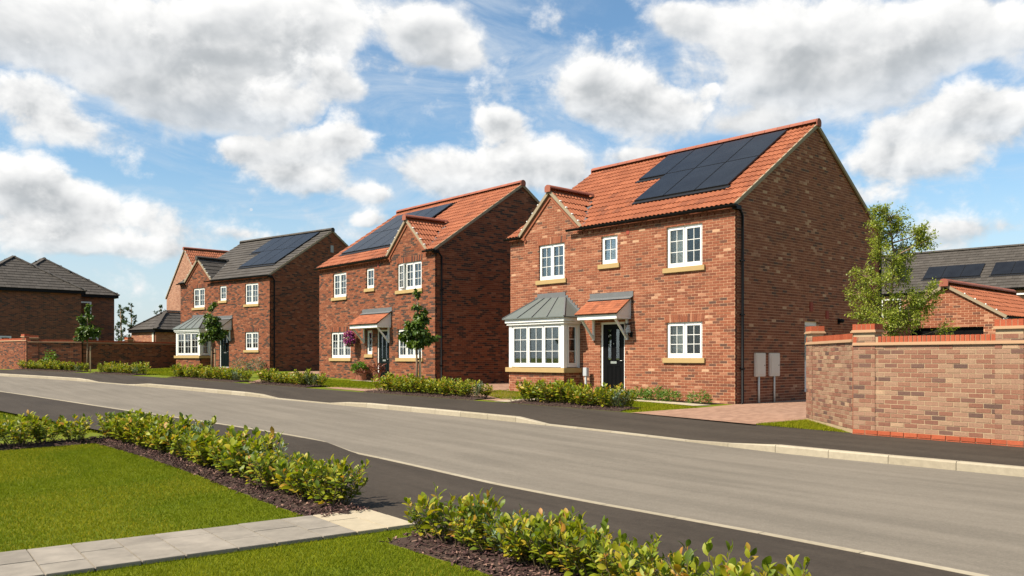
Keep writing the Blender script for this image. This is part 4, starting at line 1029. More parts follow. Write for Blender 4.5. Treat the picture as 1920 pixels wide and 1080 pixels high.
# ------------------------------------------------------------------ buildings farther off
def slope_tiles(parent, M, w, L, tk, tm, keep=None, gauge=.345): tile_field(parent, M, w, L, tk, tm, keep, 0, None, gauge)
def hip_block(root, x0, x1, y0, y1, ez, k, wall_mat, tm='tile_grey', over=.25, walls=True):
    """walls and hipped roof over a rectangle, local coordinates"""
    if walls:
        b = MB()
        for (p, q) in (((x0, y0), (x1, y0)), ((x1, y0), (x1, y1)), ((x1, y1), (x0, y1)), ((x0, y1), (x0, y0))):
            b.poly([(*p, -.4), (*q, -.4), (*q, ez), (*p, ez)])
        b.build('wall', wall_mat, root, uv='wall')
    X0, X1, Y0, Y1 = x0 - over, x1 + over, y0 - over, y1 + over; w, d = X1 - X0, Y1 - Y0; r = min(w, d) / 2; zt = ez + k * r
    if w >= d: A, B = (X0 + r, Y0 + r, zt), (X1 - r, Y0 + r, zt)
    else: A, B = (X0 + r, Y0 + r, zt), (X0 + r, Y1 - r, zt)
    c = [(X0, Y0, ez), (X1, Y0, ez), (X1, Y1, ez), (X0, Y1, ez)]
    rf = MB().add(c + [A, B], [(0, 1, 5, 4), (1, 2, 5), (2, 3, 4, 5), (3, 0, 4)] if w >= d else [(0, 1, 4), (1, 2, 5, 4), (2, 3, 5), (3, 0, 4, 5)])
    roof = rf.build('roof', 'under_roof', root)
    fb = MB()
    fb.box(X0 + .03, X1 - .03, Y0 + .03, Y1 - .03, ez - .17, ez - .005); fb.build('fascia', 'black_plastic' if wall_mat != 'brickwork_garage' else 'pipe_cream', roof)
    ca = 1 / math.hypot(1, k); sa = k * ca
    for (o, xd, yd, ww) in ((c[0], (1, 0, 0), (0, ca, sa), w), (c[1], (0, 1, 0), (-ca, 0, sa), d), (c[2], (-1, 0, 0), (0, -ca, sa), w), (c[3], (0, -1, 0), (ca, 0, sa), d)):
        slope_tiles(roof, frame((o[0], o[1], o[2] + .004), xd, yd), ww, r / ca, 'flat', tm, lambda x, y, ww=ww: y * ca - .02 < x < ww - y * ca + .02)
    for p, q in ((c[0], A), (c[3], A if w >= d else B), (c[1], B if w >= d else A), (c[2], B)):
        p, q = Vector(p) + Vector((0, 0, .05)), Vector(q) + Vector((0, 0, .05)); MB().bar(p, q, .22, .07).build('hip_tile', tm, roof)
    if (Vector(A) - Vector(B)).length > .3: ridge_tiles(roof, Vector(A) + Vector((0, 0, .07)), Vector(B) + Vector((0, 0, .07)), tm, .12, .45, endcap=False)
    return roof
def far_window(root, W, a, b, lo, hi, n=2, label=None):
    return window(root, W @ Tr(0, -.09, 0), a, b, lo, hi, n, 1, 1, sill=False, inner=None, room=False)
# hipped house at the far left, its shaded side toward us
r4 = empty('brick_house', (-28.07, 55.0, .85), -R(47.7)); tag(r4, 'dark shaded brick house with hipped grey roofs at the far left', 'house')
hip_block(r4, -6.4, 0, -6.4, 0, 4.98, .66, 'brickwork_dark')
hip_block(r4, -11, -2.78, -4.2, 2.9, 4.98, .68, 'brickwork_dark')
GW = Rz(R(90))
dk = MB(); dk.box(-.001, .06, -6.3, -.1, -.3, .0); 
far_window(r4, Tr(-2.78, 0, 0) @ GW, .45, 1.40, 3.40, 4.50, 1); far_window(r4, Tr(-2.78, 0, 0) @ GW, .35, 1.85, .9, 2.1, 2)
far_window(r4, Tr(0, 0, 0) @ GW, -5.2, -4.0, 1.0, 2.0, 2)
MB().box(0, .02, 0, .02, 0, .01)
# hipped garage left of the grey-roofed house
r5 = empty('brick_garage', (-23.2, 55.0, .85), -R(38)); tag(r5, 'small brick garage with hipped grey roof behind the dark garden wall', 'garage')
hip_block(r5, -3.1, 0, 0, 5.6, 2.50, .72, 'brickwork_red', over=.18)
MB().tube([(-.12, -.06, 2.4), (-.12, -.06, 0)], .035).build('downpipe', 'black_plastic', r5); MB().box(-.45, -.25, -.02, 0, -.2, 2.3).build('corner_trim', 'pipe_cream', r5)
# red-roofed house with a sunlit gable behind
r6 = empty('brick_house', (-27.0, 66.0, .9), -R(47.7)); tag(r6, 'pinkish brick gable and red tiled roof rising behind the grey-roofed house', 'house')
def gable_front_block(root, w, d, ez, k, wall_mat, tk, tm, vm='verge', rm='ridge_red'):
    zt = ez + k * w / 2
    b = MB(); b.poly([(0, 0, -.4), (w, 0, -.4), (w, 0, ez), (w / 2, 0, zt), (0, 0, ez)]); b.poly([(w, 0, -.4), (w, d, -.4), (w, d, ez), (w, 0, ez)]); b.poly([(0, 0, -.4), (0, 0, ez), (0, d, ez), (0, d, -.4)])
    b.poly([(0, d, -.4), (0, d, ez), (w / 2, d, zt), (w, d, ez), (w, d, -.4)]); b.build('wall', wall_mat, root, uv='wall')
    ca = 1 / math.hypot(1, k); sa = k * ca; o = .12
    rf = MB(); prof = [(-o, ez - k * o), (w / 2, zt), (w + o, ez - k * o), (w + o, ez - k * o - .05), (w / 2, zt - .06), (-o, ez - k * o - .05)]
    roof = rf.prism([(x, -.04, z) for x, z in prof], (0, d + .08, 0)).build('roof', 'under_roof', root)
    L = (w / 2 + o) / ca
    slope_tiles(roof, frame((w + o, -.07, ez - k * o + .01), (0, 1, 0), (-ca, 0, sa)), d + .14, L, tk, tm); slope_tiles(roof, frame((-o, d + .07, ez - k * o + .01), (0, -1, 0), (ca, 0, sa)), d + .14, L, tk, tm)
    ridge_tiles(roof, (w / 2, -.10, zt + .08), (w / 2, d + .08, zt + .08), rm)
    for sg in (-1, 1):
        n_ = Vector((sg * k, 0, 1)).normalized()
        verge(root, Vector((w / 2 + sg * (w / 2 + o), -.05, ez - k * o)) - n_ * .03, Vector((w / 2, -.05, zt)) - n_ * .03, .05, .10, vm, True, n_)
    return roof
gable_front_block(r6, 7.4, 10, 5.35, .92, 'brickwork_pink', 'pan', 'tile_red')
# grey-roofed house at the back right
pr = Vector((21.8, 55.0)); dr = Vector((4.5, -4.2)).normalized()
r7 = empty('brick_house', (pr.x, pr.y, .45), math.atan2(dr.y, dr.x)); tag(r7, 'brick house with wide grey tiled roof and black solar panels at the back right', 'house')
def rear_house():
    w, d, ez, k = 17, 8.4, 5.15, .66; zt = ez + k * d / 2
    b = MB(); b.poly([(0, 0, -.4), (w, 0, -.4), (w, 0, ez), (0, 0, ez)]); b.poly([(0, 0, -.4), (0, 0, ez), (0, d / 2, zt), (0, d, ez), (0, d, -.4)]); b.poly([(w, 0, -.4), (w, d, -.4), (w, d, ez), (w, d / 2, zt), (w, 0, ez)]); b.poly([(0, d, -.4), (0, d, ez), (w, d, ez), (w, d, -.4)])
    b.build('wall', 'brickwork_red', r7, uv='wall')
    ca = 1 / math.hypot(1, k); sa = k * ca
    roof = MB().prism([(-.05, y, z) for y, z in ((-.15, ez - .1), (d / 2, zt), (d + .15, ez - .1), (d + .15, ez - .15), (d / 2, zt - .06), (-.15, ez - .15))], (w + .1, 0, 0)).build('roof', 'under_roof', r7)
    M = frame((-.05, -.15, ez - .09), (1, 0, 0), (0, ca, sa)); slope_tiles(roof, M, w + .1, (d / 2 + .15) / ca, 'flat', 'tile_grey')
    slope_tiles(roof, frame((w + .05, d + .15, ez - .09), (-1, 0, 0), (0, -ca, sa)), w + .1, (d / 2 + .15) / ca, 'flat', 'tile_grey')
    ridge_tiles(roof, (-.05, d / 2, zt + .07), (w + .05, d / 2, zt + .07), 'tile_grey', .12, .45)
    for x, n in ((2.3, 1), (4.35, 3), (8.15, 3)): solar_array(roof, M @ Tr(x, 1.55, .0), n, 1, 1.08, 1.55)
    gutter(r7, (-.1, -.2, ez - .1), (w + .1, -.2, ez - .1)); MB().box(0, w, -.1, -.005, ez - .22, ez - .02).build('eaves_band', 'black_plastic', r7)
    for x in (2.2, 6.2, 9.6, 13): far_window(r7, Matrix.Identity(4), x, x + 1.2, 3.6, 4.75, 2)
rear_house()
# garage at the end of the drive
r8 = empty('brick_garage', (13.56, 26.4, .35), -R(47.7)); tag(r8, 'brick garage with terracotta roof and black door at the end of the drive', 'garage')
def garage():
    h, d, ez, zt = 1.66, 6.0, 2.40, 3.45; k = (zt - ez) / (h + .1)
    I = Matrix.Identity(4)
    brick_wall(r8, I, lambda z: (-h, h) if z < ez else ((-(zt - z) / k + .05, (zt - z) / k - .05) if zt - z > .15 else None), [(-1.09, 1.09, -.075, 2.10)], -.15, zt - .1, 'brick_red', 'mortar', n_single=250, order=lambda x, z: -z)
    b = MB(); b.poly([(h, .01, -.3), (h, d, -.3), (h, d, ez), (h, .01, ez)]); b.poly([(-h, .01, -.3), (-h, .01, ez), (-h, d, ez), (-h, d, -.3)]); b.poly([(-h, d, -.3), (-h, d, ez), (0, d, zt), (h, d, ez), (h, d, -.3)]); b.build('side_wall', 'brickwork_red', r8, uv='wall')
    g = MB().box(-1.09, 1.09, .10, .14, -.2, 2.1).build('garage_door', 'door_black', r8)
    for i in range(5):
        for j in range(4): MB().box(-1.05 + j * .53, -.56 + j * .53, .09, .101, -.1 + i * .43, .28 + i * .43).build('door_panel', 'door_black', g, bevel=.004)
    ca = 1 / math.hypot(1, k); sa = k * ca; o = .1
    roof = MB().prism([(x, -.03, z) for x, z in ((-h - o, ez - .0), (0, zt), (h + o, ez - .0), (h + o, ez - .05), (0, zt - .06), (-h - o, ez - .05))], (0, d + .06, 0)).build('roof', 'under_roof', r8)
    L = (h + o) / ca
    tile_field(roof, frame((h + o + .02, -.08, ez - .01), (0, 1, 0), (-ca, 0, sa)), d + .16, L, 'pan', 'tile_red', None, 200, lambda v: v.y)
    tile_field(roof, frame((-h - o - .02, d + .08, ez - .01), (0, -1, 0), (ca, 0, sa)), d + .16, L, 'pan', 'tile_red')
    ridge_tiles(roof, (0, -.14, zt + .08), (0, d + .1, zt + .08), 'ridge_red', .135)
    for sg in (-1, 1):
        n_ = Vector((sg * k, 0, 1)).normalized(); verge(r8, Vector((sg * (h + o), -.06, ez)) - n_ * .03, Vector((0, -.06, zt)) - n_ * .03, .06, .09, 'verge', True, n_)
    gutter(r8, (h + o + .07, -.05, ez - .06), (h + o + .07, d, ez - .06)); MB().box(h - .02, h + o, -.03, .06, ez - .30, ez - .05).build('box_end', 'white_upvc', r8)
garage()

# ------------------------------------------------------------------ paving
def rot_uv(ang):
    c, s = math.cos(ang), math.sin(ang); return lambda co: (co.x * c + co.y * s, -co.x * s + co.y * c)
DRIVE = [(2.62, 18.58), (4.58, 15.98), (6.0, 17.15), (6.1, 17.5), (15.2, 25.0), (12.2, 28.2), (5.78, 21.75), (4.6, 20.4)]
drape('driveway', DRIVE, PLOT + .006, 'block_paving', uv=rot_uv(.85))
drape('driveway', [(-.25, 22.1), (-.9, 22.75), (-3.0, 31.2), (3.4, 37.0), (5.6, 34.4), (-.2, 28.3), (.3, 24.4)], PLOT + .004, 'block_paving', uv=rot_uv(.85))
drape('driveway', [tuple(ground_at(u, v, PLOT)) for u, v in ((607, 727.5), (722, 737), (745, 727), (640, 725.2))], PLOT + .006, 'block_paving', uv=rot_uv(.85))
drape('driveway', [(-9.3, 31.0), (-9.9, 31.6), (-11.6, 45), (-6, 50), (-4.6, 47.4), (-10.1, 41)], PLOT + .004, 'block_paving', uv=rot_uv(.85))
def ribbon(name, pts, width, c, mat):
    L = smooth_line(pts, .15); A, B = offset_line(L, width / 2), offset_line(L, -width / 2)
    return strip(name, A, c, B, c, mat)
# cream slab paths to the doors
ribbon('path', [(-.25, 21.75), (.55, 22.75), (1.6, 23.55), (2.55, 23.75), (3.4, 22.95), (4.2, 21.9), (4.75, 21.05)], .62, PLOT + .014, 'flag_cream')
drape('path', [(2.2, 24.5), (3.1, 23.55), (3.75, 24.1), (2.9, 25.05)], PLOT + .018, 'flag_cream')
ribbon('path', [tuple(ground_at(u, v, PLOT)) for u, v in ((668, 713), (695, 714.5), (722, 717), (760, 722))], .7, PLOT + .012, 'flag_cream')
MB().box(-4.75, -3.5, -.75, .05, -.3, .15).build('door_step', 'flag_cream', root1)
MB().box(-4.3, -2.9, -.8, .05, -.3, .14).build('door_step', 'flag_cream', root2)
# path across the near lawn: stamped flags
NB = .045
pa, pd, pn = Vector((-1.09, 7.62)), Vector((-.80, -.60)), Vector((-.60, .80))
def flag_path():
    base = link('garden_path', None); base['kind'] = 'structure'
    drape('path_bed', [tuple(pa + pd * a + pn * b) for a, b in ((0, -.45), (7, -.45), (7, .45), (0, .45))], NB + .020, 'flag').parent = base
    a = 0.; i = 0
    while a < 6.8:
        l = random.choice((.30, .38, .46)) if a > .55 else .28
        k = random.choice((2, 2, 3)) if a > .55 else 2; cuts = [-.45] + ([random.uniform(-.16, .16)] if k == 2 else [random.uniform(-.22, -.1), random.uniform(.08, .22)]) + [.45]
        for j in range(k):
            p0, p1 = cuts[j] + .0015, cuts[j + 1] - .0015
            q = [pa + pd * (a + .003 + random.uniform(-.0, .004)) + pn * p0, pa + pd * (a + l - .003) + pn * p0, pa + pd * (a + l - .003) + pn * p1, pa + pd * (a + .003) + pn * p1]
            c = sum(q, Vector((0, 0))) / 4; hz = .030 + random.uniform(-.002, .002)
            m = MB().prism([(v.x, v.y, zr(*v) + NB) for v in q], (0, 0, hz)).mesh('flagstone', 'flag_cream' if a < .5 else 'flag', bevel=.003)
            link('flagstone', m, base)
        a += l; i += 1
flag_path()
# ------------------------------------------------------------------ near lawn
nb = [tuple(p) for p, s in zip(NBACK, KS) if -6 < s < 46]
drape('lawn', nb + [(-60, 40), (-40, -15), (5, -15)], NB - .004, 'grass')
# ------------------------------------------------------------------ planting
def laurel(seed, stems=10, h=.46, spread=.24, leaf=.085, per=19):
    """returns stem mesh builder and leaf matrices of one plant, base at the origin"""
    rs = np.random.default_rng(seed); mb = MB(); pos = []; dr_ = []; sz = []
    for i in range(stems):
        a = rs.random() * 6.283; r = math.sqrt(rs.random()) * spread; hh = h * (.62 + .5 * rs.random()); b0 = np.array([math.cos(a), math.sin(a), 0]) * r * .45
        tip = np.array([math.cos(a), math.sin(a), 0]) * r * 1.25 + np.array([0, 0, hh]); mid = (b0 + tip) / 2 + rs.normal(0, .02, 3)
        mb.tube([b0 - np.array([0, 0, .03]), mid, tip], [.006, .0045, .002], 5, False)
        for k in range(per):
            t = .16 + .84 * ((k + rs.random() * .6) / per) ** .85; p = (1 - t) ** 2 * b0 + 2 * t * (1 - t) * mid + t * t * tip
            g = k * 2.4 + rs.random() * .9; el = .15 + 1.0 * t ** 3 + rs.normal(0, .22)
            if k >= per - 4: el = .75 + rs.random() * .6
            d = np.array([math.cos(g) * math.cos(el), math.sin(g) * math.cos(el), math.sin(el)])
            pos.append(p + d * .012); dr_.append(d); sz.append(leaf * (.5 + .9 * rs.random()) * (1.0 if t < .9 else .8))
    return mb, orient(np.array(dr_), .35, np.array(sz), np.array(pos))
LEAF_ME = np_mesh('leaf', LEAF[0], LEAF[1], 'laurel_leaf', None, True); LEAF_ME_G = np_mesh('leaf', LEAF_NARROW[0], LEAF_NARROW[1], 'greygreen_leaf', None, True)
NEARP = [laurel(100 + i, 17, .33, .27, .070, 17) for i in range(5)]; NEAR_ST = [p[0].mesh('stem', 'stem') for p in NEARP]
FARP = [laurel(200 + i, 20, .40, .32, .080, 21) for i in range(5)]
FAR_ST = [p[0].mesh('stem', 'stem') for p in FARP]; FAR_LF = [joined('foliage', LEAF, p[1], 'laurel_leaf', smooth=True) for p in FARP]
GREY = [laurel(300 + i, 16, .40, .22, .060, 24) for i in range(2)]; GREY_ST = [p[0].mesh('stem', 'stem') for p in GREY]; GREY_LF = [joined('foliage', LEAF_NARROW, p[1], 'greygreen_leaf', smooth=True) for p in GREY]
def put_plant(kind, i, x, y, z, sc, label, group, rz=None):
    nm = 'laurel_plant' if kind != 'grey' else 'greygreen_shrub'
    o = empty(nm, (x, y, z), rz if rz is not None else random.random() * 6.28); o.scale = (sc, sc, sc * random.uniform(.92, 1.08)); tag(o, label, 'plant', group)
    if kind == 'near':
        link('stem', NEAR_ST[i % 5], o)
        Ms = NEARP[i % 5][1]
        for M in Ms: 
            l = bpy.data.objects.new('leaf', LEAF_ME); COL.objects.link(l); l.parent = o; l.matrix_local = Matrix(M.tolist())
    elif kind == 'far':
        link('stem', FAR_ST[i % 5], o); tag(link('foliage', FAR_LF[i % 5], o), kind='stuff')
    else:
        link('stem', GREY_ST[i % 2], o); tag(link('foliage', GREY_LF[i % 2], o), kind='stuff')
    return o
def on_line(L, s): return Vector((np.interp(s, KS, L[:, 0]), np.interp(s, KS, L[:, 1])))
def mulch_bed(name, A, B, c, label, chips=1200, hgt=.05):
    """A, B: two edges of the bed (lists of points)"""
    n, k = len(A), 6; V = []; 
    for i in range(n):
        for j in range(k + 1):
            p = Vector(A[i]).lerp(Vector(B[i]), j / k); e = math.sin(math.pi * j / k) ** .6 * (0.7 if i in (0, n - 1) else 1)
            V.append((p.x, p.y, zr(p.x, p.y) + c - .012 + hgt * e + random.uniform(-.012, .014) * (e > .2)))
    F = [(i * (k + 1) + j, i * (k + 1) + j + 1, (i + 1) * (k + 1) + j + 1, (i + 1) * (k + 1) + j) for i in range(n - 1) for j in range(k)]
    me = MB().add(V, F).mesh(name, 'soil', smooth=True)
    if me.polygons[len(F) // 2].normal.z < 0: me.flip_normals()
    o = tag(link(name, me), label, 'mulch', kind='stuff')
    Ms = []
    for _ in range(chips):
        i = random.randrange(n - 1); j = random.random(); t = random.random(); jj = -.03 + 1.06 * j
        p = Vector(A[i]).lerp(Vector(A[i + 1]), t).lerp(Vector(B[i]).lerp(Vector(B[i + 1]), t), jj); e = math.sin(math.pi * min(max(j, .02), .98)) ** .6
        L_ = random.uniform(.015, .055); w_ = random.uniform(.006, .016)
        Ms.append(np.array(Tr(p.x, p.y, zr(p.x, p.y) + c + hgt * e - .004 + random.random() * .012) @ Rz(random.random() * 6.28) @ Matrix.Rotation(random.uniform(-.5, .5), 4, 'Y') @ Matrix.Diagonal((L_, w_, random.uniform(.003, .008), 1))))
    tag(link('bark_chips', joined('bark_chips', BRICK, np.array(Ms), 'mulch'), o), kind='stuff')
    return o
ORD = ['first', 'second', 'third', 'fourth', 'fifth', 'sixth', 'seventh', 'eighth', 'ninth', 'tenth', 'eleventh', 'twelfth', 'thirteenth', 'fourteenth', 'fifteenth', 'sixteenth', 'seventeenth', 'eighteenth', 'nineteenth', 'twentieth']
BI = offset_line(KERB, -8.25)
# right-hand front bed
ss = np.linspace(6.36, .8, 40); mulch_bed('mulch_bed', [on_line(NBACK, s) for s in ss], [on_line(BI, s) for s in ss], NB, 'bark mulch bed along the footway right of the flagged path', 2600)
i = 0; s = 6.14
while s > 2.35:
    p = on_line(NBACK, s).lerp(on_line(BI, s), .42 + random.uniform(-.08, .08))
    k = 'grey' if i == 4 else 'near'
    put_plant(k, i, p.x, p.y, zr(*p) + NB + .03, random.uniform(.72, 1.06), f'{ORD[i]} leafy plant from the flagged path in the front bed right of it', 'plants in the front bed right of the path'); i += 1; s -= .24
# left-hand front bed and its return
ss = np.linspace(7.28, 16.2, 60); mulch_bed('mulch_bed', [on_line(NBACK, s) for s in ss], [on_line(BI, s) for s in ss], NB, 'bark mulch bed along the footway left of the flagged path', 4200)
i = 0; s = 7.75
while s < 15.9:
    p = on_line(NBACK, s).lerp(on_line(BI, s), .40 + random.uniform(-.08, .08))
    k = 'grey' if i in (6, 17) else ('near' if i < 7 else 'far')
    put_plant(k, i, p.x, p.y, zr(*p) + NB + .03, random.uniform(.78, 1.2) * (1 if k != 'far' else .95), (f'{ORD[i]} leafy plant from the flagged path in the front bed left of it' if i < 20 else f'{ORD[min(i - 20, 19)]} leafy plant before the far corner of the left front bed'), 'plants in the front bed left of the path'); i += 1; s += .26
c0 = on_line(NBACK, 15.9).lerp(on_line(BI, 15.9), .5); ld = Vector((-.66, -.75)); lnn = Vector((-.75, .66))
A = [c0 + ld * t + lnn * .42 for t in np.linspace(.1, 6, 24)]; B = [c0 + ld * t - lnn * .22 for t in np.linspace(.1, 6, 24)]
mulch_bed('mulch_bed', A, B, NB, 'bark mulch bed running back across the lawn at the left edge', 1500)
for i in range(11):
    t = .5 + i * .42; p = c0 + ld * t + lnn * (.1 + random.uniform(-.06, .06))
    put_plant('far', i + 2, p.x, p.y, zr(*p) + NB + .03, random.uniform(.78, .98), f'{ORD[i]} leafy plant from the corner in the bed along the left lawn edge', 'plants in the bed along the left lawn edge')
# beds on the far side: ends along the back of the footway
beds = [((2.45, 18.75), (.15, 21.45), 'beside the drive of the nearest house', 12), ((-.62, 22.35), (-4.0, 25.9), 'round the street tree before the middle house', 14), ((-6.35, 28.15), (-9.1, 30.75), 'left of the lawn of the middle house', 10),
        ((-9.8, 31.5), (-13.9, 35.2), 'round the street tree before the grey-roofed house', 13), ((-16.2, 37.2), (-19.0, 39.6), 'before the shaded garden wall', 8), ((-20.0, 40.6), (-24.6, 43.4), 'round the farthest street tree', 11)]
for bi, (p, q, where, n) in enumerate(beds):
    p, q = Vector(p), Vector(q); d = (q - p).normalized(); nn = Vector((d.y, -d.x))
    sp_, sq = -.604 * p.x + .797 * p.y, -.604 * q.x + .797 * q.y
    ts = np.linspace(sp_, sq, 22); A = [on_line(BACK, t) + Vector((0, 0)) for t in ts]; O2 = offset_line(BACK, .95); B = [on_line(O2, t) for t in ts]
    mulch_bed('mulch_bed', A, B, PLOT, f'bark mulch bed {where}', 1100 if bi < 3 else 500, .06)
    for i in range(n):
        t = sp_ + .42 + (sq - sp_ - .84) * i / (n - 1)
        for row, fr in ((0, .52), (1, .86)):
            if row and i % 2: continue
            x = on_line(BACK, t).lerp(on_line(O2, t), fr + random.uniform(-.06, .06))
            gk = 'grey' if (i in (0,) and row == 0) or (i == n // 2 and row) else 'far'
            put_plant(gk, i + row * 3 + bi, x.x, x.y, zr(*x) + PLOT + .035, random.uniform(.74, 1.1) * (1.06 if gk == 'far' else 1.0), f'{ORD[i]} ' + ('yellow-green plant' if gk == 'far' else 'grey-green shrub') + f' from right, {("front", "back")[row]} row, bed {where}', f'plants in the bed {where}')
# low ferny plants under the nearest house's front
def tuft(seed, n, h, spread, leaf, mat, base=LEAF_NARROW, up=.6):
    rs = np.random.default_rng(seed); a = rs.random(n) * 6.283; r = np.sqrt(rs.random(n)) * spread; z = rs.random(n) ** .8 * h * (1 - .5 * (r / spread) ** 2)
    pos = np.stack([np.cos(a) * r, np.sin(a) * r, z], 1); el = up * rs.random(n) + rs.normal(0, .25, n); b = a + rs.normal(0, .7, n)
    d = np.stack([np.cos(b) * np.cos(el), np.sin(b) * np.cos(el), np.sin(el)], 1)
    return joined('foliage', base, orient(d, .4, leaf * (.6 + .7 * rs.random(n)), pos), mat)
FERN = [tuft(400 + i, 330, .34, .30, .11, 'fern_leaf') for i in range(3)]
FAC = [p for p in ((-3.15, .50, .85), (-2.65, .55, 1.0), (-2.2, .5, 1.1), (-1.7, .52, 1.0), (-.75, .5, .95))]
for i, (x, y, sc) in enumerate(FAC):
    p = root1.matrix_basis @ Vector((x, -y, 0)); o = empty('ferny_shrub', (p.x, p.y, zr(p.x, p.y) + PLOT), i * 1.3); o.scale = (sc,) * 3
    tag(o, f'{ORD[i]} low ferny shrub from the black door under the front wall', 'plant', 'low shrubs under the front wall'); tag(link('foliage', FERN[i % 3], o), kind='stuff')
    MB().tube([(0, 0, -.02), (.02, .01, .16)], [.012, .005], 5).build('stem', 'stem', o)
pts = [root1.matrix_basis @ Vector((x, y, 0)) for x, y in ((-3.55, -.05), (-.25, -.05), (-.35, -.72), (-3.4, -.80))]
drape('soil_border', [(p.x, p.y) for p in pts], PLOT + .010, 'soil')
for i, (x, y, sc) in enumerate(((-1.9, .55, 1.7), (-.55, .5, 1.9))):
    p = root3.matrix_basis @ Vector((x, -y, 0)); o = empty('greygreen_shrub', (p.x, p.y, zr(p.x, p.y) + PLOT), i); o.scale = (sc,) * 3
    tag(o, ['silvery shrub under the right ground-floor window of the grey-roofed house', 'silvery shrub at the right corner of the grey-roofed house'][i], 'plant'); tag(link('foliage', tuft(420 + i, 420, .42, .26, .06, 'greygreen_leaf', LEAF_NARROW, .9), o), kind='stuff')
    MB().tube([(0, 0, -.02), (.02, .01, .16)], [.012, .005], 5).build('stem', 'stem', o)
# climbing shrub on the far garden wall
o = empty('wall_shrub', (-24.35, 44.55, .86), 0); tag(o, 'green shrub standing against the far brick wall above the hedge', 'plant'); tag(link('foliage', tuft(431, 420, 1.05, .36, .12, 'fern_leaf', LEAF, .5), o), kind='stuff'); MB().tube([(0, 0, 0), (.02, .02, .7)], [.02, .008], 6).build('stem', 'bark', o)

# ------------------------------------------------------------------ trees
def tree(name, label, loc, trunk, rad, clumps, leaf, mat, base=LEAF, dens=1.0, stake=None, droop=0., group=None, bark='bark', seed=0, twigs=3, cat='tree', fat=1.0):
    """clumps: (dx, dy, z, radius, height, leaves); limbs run from the trunk to every clump"""
    rs = np.random.default_rng(500 + seed); root = empty(name, loc); tag(root, label, cat, group)
    tr = [Vector(p) for p in trunk]; n = len(tr); mb = MB(); mb.tube(tr, [rad * (1 - .8 * i / (n - 1)) for i in range(n)], 9)
    t = mb.build('trunk', bark, root, smooth=True)
    zs = [p.z for p in tr]; br = MB(); P = []; D = []
    for (cx, cy, cz, r, hh, cnt) in clumps:
        r *= fat; hh *= fat
        c = Vector((cx, cy, cz)); zb = max(zs[0] + .3 * (zs[-1] - zs[0]) * .5, min(cz - .55 * r - .25 * math.hypot(cx, cy), zs[-1])); j = next((i for i in range(n - 1) if zs[i] <= zb <= zs[i + 1]), n - 2); f = (zb - zs[j]) / max(1e-6, zs[j + 1] - zs[j]); b = tr[j].lerp(tr[j + 1], min(max(f, 0), 1))
        br.tube([b, b.lerp(c, .5) + Vector(rs.normal(0, .04, 3)) + Vector((0, 0, -.04)), c], [rad * .38, rad * .22, rad * .08], 5, False)
        nt = max(3, int(cnt / 26))
        for _ in range(nt):                       # twigs, leaves strung along them
            u = rs.normal(0, 1, 3); u /= np.linalg.norm(u); u *= (.55 + .5 * rs.random()); tip = np.array(c) + u * np.array([r, r, hh]); st = np.array(c) * .75 + np.array(b) * .25 + rs.normal(0, .12 * r, 3)
            br.tube([st, (st + tip) / 2 + rs.normal(0, .05 * r, 3), tip], [rad * .10, rad * .07, rad * .03], 4, False)
            m = int(cnt / nt * dens * 2.4)
            tt = .35 + .68 * rs.random(m); q = st[None] * (1 - tt[:, None]) + tip[None] * tt[:, None] + rs.normal(0, .10 * r + .012, (m, 3))
            d = rs.normal(0, .75, (m, 3)) + u[None] / max(r, .01) * r * .9; d[:, 2] -= droop
            P.append(q); D.append(d)
    br.build('branch', bark, t)
    P, D = np.concatenate(P), np.concatenate(D)
    o = link('crown', joined('crown', base, orient(D, .5, leaf * (.6 + .7 * rs.random(len(P))), P), mat, smooth=False), root); tag(o, kind='stuff')
    if stake:
        s = MB().tube([(stake, .05, -.1), (stake, .05, 1.0 * stake / abs(stake) * abs(1.25))], .035, 8).build('stake', 'stake', root)
        MB().box(min(0, stake) - .03, max(0, stake) + .03, .02, .08, 1.0, 1.05).build('tie', 'black_plastic', s)
    return root
def at_depth(u, Y): return (u - 960) / FOC * Y
# street tree before the middle house
p = (at_depth(781, 25.2), 25.2); z = zr(*p) + PLOT; m = 1583 / 25.2
tree('street_tree', 'young street tree with a dark round crown before the middle house', (*p, z), [(0, 0, 0), (.01, 0, .9), (-.02, .01, 1.7), (.02, 0, 2.4), (.03, 0, 3.0)], .042,
     [(0, 0, 1.55, .30, .22, 150), (-.24, .08, 1.75, .30, .24, 190), (.26, 0, 1.72, .30, .22, 190), (0, .25, 1.8, .3, .22, 150), (-.02, -.22, 1.95, .34, .24, 230), (.10, .12, 2.15, .28, .20, 150), (-.1, 0, 2.3, .14, .1, 40), (.16, 0, 2.42, .13, .09, 40), (.03, 0, 2.62, .12, .06, 26), (.03, 0, 2.98, .12, .09, 34)], .125, 'tree_leaf', droop=.9, stake=.10, seed=1, fat=1.0, dens=1.2, group='young street trees')
p = (at_depth(397, 35.2), 35.2); z = zr(*p) + PLOT
tree('street_tree', 'young street tree with a narrow crown before the grey-roofed house', (*p, z), [(0, 0, 0), (0, 0, 1.0), (.01, 0, 2.0), (0, 0, 3.2)], .045,
     [(-.2, 0, 1.75, .34, .22, 170), (.22, 0, 1.9, .32, .24, 160), (-.05, -.1, 2.15, .36, .28, 190), (.28, 0, 2.35, .20, .14, 70), (-.05, 0, 2.6, .26, .24, 120), (.02, 0, 3.0, .16, .2, 60)], .13, 'tree_leaf', droop=.5, stake=.12, seed=2, fat=1.1, dens=1.4, group='young street trees')
p = (at_depth(164, 42.3), 42.3); z = zr(*p) + PLOT
